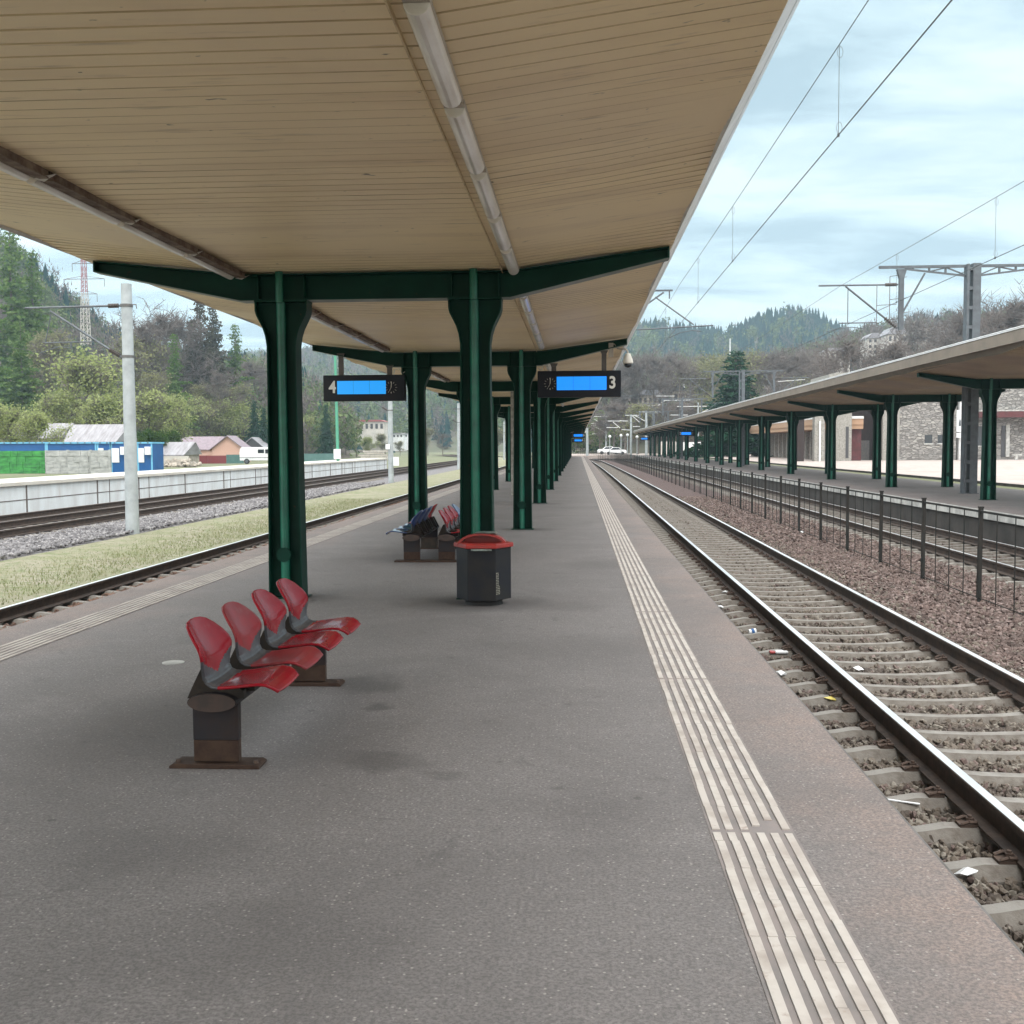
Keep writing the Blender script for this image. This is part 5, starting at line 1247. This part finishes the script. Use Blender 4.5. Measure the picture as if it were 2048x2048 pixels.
for s in range(2): make_conifer('spruce', 18, 3.6, MT['spruce'], 90+s, 40, .35, .05, 1.1, .5)
for s in range(2): make_conifer('brownfir', 18, 3.5, MT['brownfir'], 95+s, 30, .05, .35, 1.1, .42)
USED = set()
def tree(kind, x, ytop, Y, label, group, zb=None, wide=1., vi=None):
    lst = PROTO[kind]; i = random.randrange(len(lst)) if vi is None else vi % len(lst); p, h = lst[i]
    T_ = at(x, ytop, Y); zb = zg(T_.x, Y)-.1 if zb is None else zb
    o = p if id(p) not in USED else copy_tree(p); USED.add(id(p))
    s = (T_.z-zb)/h; o.location = (T_.x, Y, zb); o.scale = (s*wide, s*wide, s); o.rotation_euler.z = random.uniform(0, 6.28)
    o.name = {'spring': 'spring_tree', 'olive': 'budding_tree', 'bare': 'bare_tree', 'bush': 'bush', 'larch': 'larch_tree', 'spruce': 'spruce_tree', 'brownfir': 'pine_tree'}[kind]
    tag(o, label, 'bush' if kind == 'bush' else 'tree', group)
    return o
G1 = 'bright spring-green trees behind the cabins'
for i, (x, y, Y, w) in enumerate(((-25, 790, 100, 1.1), (25, 800, 104, 1.2), (78, 808, 100, 1.2), (122, 770, 136, 1.1), (170, 682, 140, 1.15), (214, 770, 134, 1.2), (262, 790, 138, 1.1), (296, 765, 140, 1.2), (332, 770, 145, 1.1), (365, 782, 192, 1.3), (400, 785, 196, 1.3), (430, 800, 200, 1.3), (462, 790, 202, 1.3))):
    tree('spring' if i not in (6, 10) else 'olive', x, y, Y, f'{ORD[i]} from the left in the front row of yellow-green trees behind the cabins and houses', G1, wide=w, vi=i)
for i, (x, y, Y, k, w) in enumerate(((18, 455, 200, 'larch', 1), (62, 500, 205, 'larch', .9), (40, 640, 170, 'larch', 1.2), (95, 640, 190, 'olive', 1), (262, 655, 200, 'olive', .9), (285, 625, 205, 'bare', 1), (318, 592, 210, 'bare', 1.1), (352, 600, 215, 'bare', 1.), (348, 665, 190, 'larch', .9), (398, 600, 220, 'brownfir', 1.1), (425, 612, 225, 'brownfir', 1.0), (380, 640, 235, 'brownfir', .9), (470, 646, 230, 'larch', .9), (500, 700, 240, 'bare', .9), (440, 730, 200, 'bare', 1.1), (405, 755, 205, 'olive', 1.2), (480, 760, 210, 'olive', 1.1), (300, 730, 185, 'olive', 1.1), (522, 715, 260, 'bare', 1), (540, 740, 265, 'olive', 1))):
    nm = {'larch': 'light green larch', 'olive': 'brownish budding tree', 'bare': 'leafless grey-brown tree', 'brownfir': 'tall thin-crowned dark pine'}[k]
    tree(k, x, y, Y, f'{nm} on the slope, {ORD[i]} in the back row from the left', 'taller trees on the left slope', zb=zg(0, Y)+4 if x > 240 else zg(0, Y)+6, wide=w*1.1, vi=i)
for i, (x, y, Y, w) in enumerate(((298, 846, 122, 1.5), (328, 848, 125, 1.6), (272, 862, 118, 1.3))):
    w *= .5; tree('bush', x, y, Y, ['round dark green bush behind the low shed roof', 'biggest dark green rounded bush, next to the purple roof', 'dark green shrub just behind the nearest concrete pole'][i], None, wide=w)
for i, (x, y, Y, k, w, lb) in enumerate(((508, 800, 200, 'spruce', 1.0, 'dark spruce behind the grey-roofed gable'), (527, 815, 195, 'spruce', 1.0, 'lower dark spruce close to the first green column'), (612, 822, 215, 'spring', 1.2, 'round bright tree beyond the teal fence'), (575, 830, 210, 'spring', 1.1, 'bright tree hidden partly by the first column'), (636, 838, 225, 'spring', 1.1, 'bright tree left of the pointed spruce'), (652, 808, 205, 'spruce', .95, 'pointed spruce beside the green lamp post'), (690, 850, 230, 'spring', 1.3, 'yellow-green tree right of the green lamp post'), (712, 838, 240, 'olive', 1.1, 'soft green tree below the red-roofed building'), (738, 868, 235, 'spring', 1.3, 'low yellow-green tree behind the stack of beams'), (765, 862, 250, 'olive', 1.2, 'brownish tree beside the second concrete pole'), (800, 880, 260, 'olive', 1.3, 'small brownish tree beyond the stack of beams'), (855, 850, 270, 'olive', 1.4, 'pale budding tree right of the second column'), (885, 862, 275, 'bare', 1.4, 'pale leafless tree between the columns'), (930, 858, 280, 'olive', 1.4, 'pale tree behind the third concrete pole'), (995, 850, 300, 'olive', 1.5, 'pale tree seen through the far columns'))):
    tree(k, x, y, Y, lb, None, zb=-.6, wide=w, vi=i)
# right side
tree('spruce', 1472, 700, 175, 'single tall dark spruce behind the second steel mast', None, zb=-.3, wide=2.1, vi=0)
GR = 'bare and budding trees behind the station'
rr = random.Random(5); k_ = 0; names = {'bare': 'leafless brown tree', 'olive': 'soft green budding tree', 'spring': 'fresh yellow-green tree'}
rowx = [(1222, 735, 'bare'), (1240, 715, 'bare'), (1262, 700, 'bare'), (1286, 692, 'bare'), (1310, 688, 'bare'), (1335, 690, 'bare'), (1360, 698, 'bare'), (1385, 705, 'olive'), (1408, 700, 'olive'), (1430, 694, 'olive'), (1452, 698, 'olive'), (1470, 690, 'olive'), (1497, 690, 'olive'), (1520, 692, 'bare'), (1545, 686, 'bare'), (1568, 684, 'bare'), (1590, 680, 'bare'), (1612, 690, 'bare'), (1635, 684, 'bare')]
for i, (x, y, k) in enumerate(rowx):
    tree(k, x, y, 240+rr.uniform(-15, 25), f'{names[k]}, {ORD[i]} from the distant bend in the row behind the far canopy', GR, zb=1, wide=1.0, vi=i)
row2 = [(1228, 790, 'bare'), (1250, 800, 'bare'), (1275, 795, 'olive'), (1300, 800, 'bare'), (1330, 798, 'bare'), (1360, 795, 'bare'), (1395, 790, 'bare'), (1425, 785, 'olive'), (1520, 775, 'olive'), (1550, 765, 'bare'), (1585, 755, 'bare'), (1620, 745, 'olive'), (1200, 830, 'bare')]
for i, (x, y, k) in enumerate(row2):
    tree(k, x, y, 215+rr.uniform(-8, 8), f'lower {names[k]}, {ORD[i]} in the front row beyond the station tracks', 'front trees behind the station', zb=-.3, wide=1.5, vi=i+1)
for i, (x, y, Y, w, lb) in enumerate(((1695, 650, 150, 1.1, 'round-headed bare tree in front of the pale hillside houses'), (1790, 648, 145, 1.1, 'spreading bare tree with a dark forked trunk above the canopy'), (1740, 690, 165, 1.0, 'smaller bare tree between the two spreading ones'), (1850, 668, 160, 1., 'bare tree left of the nearest steel mast'), (1925, 585, 190, 1.1, 'tall bare tree right behind the nearest steel mast'), (1985, 600, 195, 1.0, 'fine-twigged bare tree against the sky'), (2035, 560, 180, 1.2, 'tallest fine-twigged tree at the picture edge'), (1840, 600, 260, 1., 'bare tree poking above the ridge beside the drop post'), (1660, 690, 170, 1., 'bare tree at the end of the conifer hill'))):
    tree('bare', x, y, Y, lb, 'bare trees above the far canopy', zb=0, wide=w, vi=i)

# ------------------------------------------------------------------ hills and distant forest
def interp(P, x):
    for (x0, y0), (x1, y1) in zip(P[:-1], P[1:]):
        if x <= x1: u = (x-x0)/(x1-x0); u = max(0, u); return y0+(y1-y0)*u
    return P[-1][1]
def lump(x, y): return math.sin(x*.021+1)*math.cos(y*.017)+.5*math.sin(x*.055+y*.043)
def hill(name, sky_, D0, D1, z0, soil, pw=.9, seed=0, x0=None, x1=None, nx=60, nv=24, treeh=10, sp_mix=None, count=2000, tsize=1., fname='far_woodland', tmin=0.):
    X0 = x0 if x0 is not None else sky_[0][0]; X1 = x1 if x1 is not None else sky_[-1][0]
    def P(px, v):
        d = D0+(D1-D0)*v; top = at(px, interp(sky_, px), D1); c = at(px, 900, d)
        zt = top.z-treeh*.75
        z = z0+(zt-z0)*(v**pw)+lump(c.x, c.y)*1.5*v*(1-v)*4
        return (c.x, d, z)
    V = []; F = []
    for j in range(nv+1):
        for i in range(nx+1): V.append(P(X0+(X1-X0)*i/nx, j/nv))
    for i in range(nx+1): q = P(X0+(X1-X0)*i/nx, 1); V.append((q[0]*1.3, q[1]*1.3, q[2]*.2))
    for j in range(nv+1):
        for i in range(nx): a = j*(nx+1)+i; F.append((a, a+1, a+nx+2, a+nx+1))
    tag(fast_mesh(name, np.array(V), np.array(F), soil, smooth=True), kind='structure')
    r_ = np.random.default_rng(seed); Vs = []; Fs = []; Ms = []; b = 0
    for k in range(count):
        px = r_.uniform(X0, X1); v = r_.uniform(tmin, 1)**.75
        if r_.random() < .12: v = r_.uniform(.94, 1)
        p = P(px, v); kind = sp_mix(px, v, r_, p); 
        if kind is None: continue
        h = treeh*r_.uniform(.65, 1.15)*tsize
        if kind == 0:       # spruce: jagged star tiers
            nt_ = 6; m_ = 7
            for tq in range(nt_):
                zl = h*(.08+.14*tq); zh = min(h, zl+h*.30); rr_ = h*.20*(1-tq/nt_*.85); a0 = r_.uniform(0, 6.28)
                ring = []
                for q in range(m_*2):
                    a = a0+q*math.pi/m_; rad = rr_*(1 if q % 2 == 0 else .55)*r_.uniform(.8, 1.15); ring.append((p[0]+math.cos(a)*rad, p[1]+math.sin(a)*rad, p[2]+zl-(.02*h if q % 2 == 0 else 0)))
                ring.append((p[0], p[1], p[2]+zh)); Vs.append(np.array(ring)); n = m_*2
                Fs.append(np.array([(b+q, b+(q+1) % n, b+n) for q in range(n)])); Ms.append(np.zeros(n)); b += n+1
        else:
            n = (130 if kind == 1 else 230) if D0 < 300 else (80 if kind == 1 else 110); hh = h*.58
            c = r_.normal(0, 1, (n, 3)); c /= np.linalg.norm(c, axis=1)[:, None]; c *= (r_.uniform(.3, 1, n)**.5)[:, None]*np.array([h*.26, h*.26, h*.42])*(1+.25*r_.normal(size=(n, 1)))
            c += np.array([p[0], p[1], p[2]+hh])
            s = h*(.05 if kind == 1 else (.042 if D0 < 300 else .062))
            if kind == 1: d = np.stack([r_.normal(0, .5, n), r_.normal(0, .5, n), r_.uniform(.6, 1.6, n)], 1)*s*2.2; w = r_.normal(0, 1, (n, 3)); w /= np.linalg.norm(w, axis=1)[:, None]; w *= s*.35
            else: d = r_.uniform(-1.5, 1.5, (n, 3))*s; w = r_.uniform(-1.3, 1.3, (n, 3))*s
            v3 = np.stack([c-w, c+w, c+d], 1).reshape(-1, 3); Vs.append(v3); Fs.append(np.arange(n*3).reshape(-1, 3)+b); Ms.append(np.full(n, kind)); b += n*3
    tag(fast_mesh(fname, np.concatenate(Vs), np.concatenate(Fs), [MT['h_spruce'], MT['h_bare'], MT['h_green']], None, np.concatenate(Ms)), kind='stuff')
pick = lambda r_, a: int(r_.choice(3, p=a))
# left slope
def mixL(px, v, r_, p):
    if px < 230 and v < .45: return None if r_.random() < .75 else pick(r_, (.0, .8, .2))
    if v > .85 and px > 60: return pick(r_, (.75, .2, .05))
    if px < 120 and v > .4: return pick(r_, (.1, .2, .7))
    return pick(r_, (.12, .6, .28))
hill('hillside', [(-500, 250), (-120, 400), (0, 462), (40, 495), (75, 515), (110, 545), (150, 590), (190, 622), (250, 668), (330, 700), (420, 712), (560, 722), (640, 770), (700, 860)], 206, 340, -1, MT['scrub'], .95, 1, treeh=9, sp_mix=mixL, count=2600)
# distant middle hill
hill('hill', [(380, 712), (560, 705), (600, 700), (640, 694), (700, 712), (760, 735), (850, 742), (930, 755), (1050, 770), (1130, 790), (1230, 800), (1330, 800)], 420, 900, -2, MT['hillsoil'], .9, 2, treeh=11, sp_mix=lambda px, v, r_, p: pick(r_, (.18 if v > .4 else .32, .52, .30) if v > .4 else (.32, .33, .35)), count=4200)
# wooded conifer hill on the right
def mixR(px, v, r_, p):
    n = math.sin(p[0]*.02+2)*math.cos(p[1]*.013)
    if v > .9: return pick(r_, (.93, .04, .03))
    return pick(r_, (.75, .10, .15) if n > -.1 else (.4, .22, .38))
hill('hill', [(1150, 700), (1230, 655), (1277, 648), (1300, 640), (1345, 648), (1385, 655), (1447, 660), (1480, 648), (1499, 637), (1546, 621), (1602, 618), (1640, 630), (1690, 660), (1760, 690), (1840, 700)], 560, 820, 8, MT['hillsoil'], .9, 3, treeh=13, sp_mix=mixR, count=2600, fname='spruce_forest')
# nearer rising ground behind the station
hill('hillside', [(1150, 840), (1215, 770), (1270, 730), (1400, 725), (1520, 725), (1640, 700), (1700, 668), (1760, 655), (1809, 640), (1870, 636), (1936, 630), (2048, 620), (2200, 600)], 230, 420, -1, MT['hillsoil'], .9, 4, treeh=9, sp_mix=lambda px, v, r_, p: pick(r_, (.03, .80, .17)) if not (v > .95 and px > 1800) else pick(r_, (.7, .3, .0)), count=3600)

# houses among the trees
def block(x0, x1, yt, yb_, Y, wall, roof, label, nwin=3, rows=2, rh=6):
    a = at(x0, yb_, Y); b = at(x1, yt, Y)
    t = empty('building', ((a.x+b.x)/2, Y, a.z-4), label, 'building')
    MB().box(a.x, b.x, Y, Y+8, a.z-4, b.z).build('wall', wall, t)
    mx = (a.x+b.x)/2; zr = at(x0, yt-rh, Y).z
    MB().prism([(a.x-.3, b.z), (b.x+.3, b.z), (b.x-1.2, zr), (a.x+1.2, zr)], Y-.3, Y+8.3).build('roof', roof, t)
    for r0_ in range(rows):
        for k in range(nwin):
            wx = a.x+(b.x-a.x)*(k+.5)/nwin; wz = a.z+(b.z-a.z)*(r0_+.5)/rows; ww = (b.x-a.x)/nwin*.25; wh = (b.z-a.z)/rows*.27
            MB().box(wx-ww, wx+ww, Y-.06, Y-.01, wz-wh, wz+wh).build('window', MT['fardark'], t)
block(709, 768, 843, 862, 330, MT['farwhite'], MT['farroof'], 'cream building with a flat red roof above the green trees', 6, 1, 3)
block(785, 806, 868, 876, 340, MT['white'], MT['roofgrey'], 'small white building at the hill foot, left of two', 3, 1, 2)
block(809, 828, 868, 875, 345, MT['white'], MT['roofgrey'], 'small white building next to the second green column', 3, 1, 2)
block(1735, 1766, 676, 720, 300, MT['farwhite'], MT['roofgrey'], 'pale tall house behind the round-headed bare tree', 3, 4, 10)
block(1775, 1815, 668, 722, 290, MT['farwhite'], MT['roofgrey'], 'widest pale hillside house, behind the forked bare tree', 4, 3, 14)
block(1840, 1855, 655, 700, 320, MT['farwhite'], MT['roofgrey'], 'narrow pale house next to the steel mast', 1, 3, 5)
block(1650, 1700, 702, 740, 270, MT['farwhite'], MT['roofgrey'], 'low pale house where the conifer hill meets the canopy', 5, 2, 6)
block(1276, 1325, 790, 835, 255, MT['rubble'], MT['roofgrey'], 'weathered villa with steep grey roof among bare trees', 5, 2, 10)
block(1345, 1372, 782, 830, 250, MT['rubble'], MT['fardark'], 'villa tower block with pointed dark roof among bare trees', 2, 2, 14)
block(1440, 1458, 738, 760, 265, MT['farwhite'], MT['fardark'], 'small cream gable showing left of the big spruce', 2, 1, 5)
t = empty('spire', at(1367, 780, 256), 'small white pointed spire above the villa', 'spire'); a = at(1367, 780, 256); MB().tube((a.x, 256, a.z-3), (a.x, 256, at(1367, 740, 256).z), .55, .02, 6).build('spire_cap', MT['white'], t)
t = empty('chimney', at(1460, 690, 280), 'thin white chimney in front of the conifer hill', 'chimney'); a = at(1460, 700, 280); MB().tube((a.x, 280, a.z-8), (a.x, 280, at(1460, 677, 280).z), .17, .14, 8).build('stack', MT['white'], t)

# ------------------------------------------------------------------ haze
hz = MB().box(-900, 900, -30, 1300, -3.5, 190).build('haze', []); tag(hz, kind='stuff')
hm = bpy.data.materials.new('haze'); hm.use_nodes = True; nt = hm.node_tree; nt.nodes.clear()
o = N(nt, 'ShaderNodeOutputMaterial'); v = N(nt, 'ShaderNodeVolumePrincipled'); v.inputs['Color'].default_value = (.66, .86, 1, 1); v.inputs['Density'].default_value = .00036; v.inputs['Anisotropy'].default_value = .1
nt.links.new(v.outputs[0], o.inputs['Volume']); hz.data.materials.append(hm)
for p_l in PROTO.values():
    for p, h in p_l:
        if id(p) not in USED:
            for ch in list(p.children): bpy.data.objects.remove(ch)
            bpy.data.objects.remove(p)
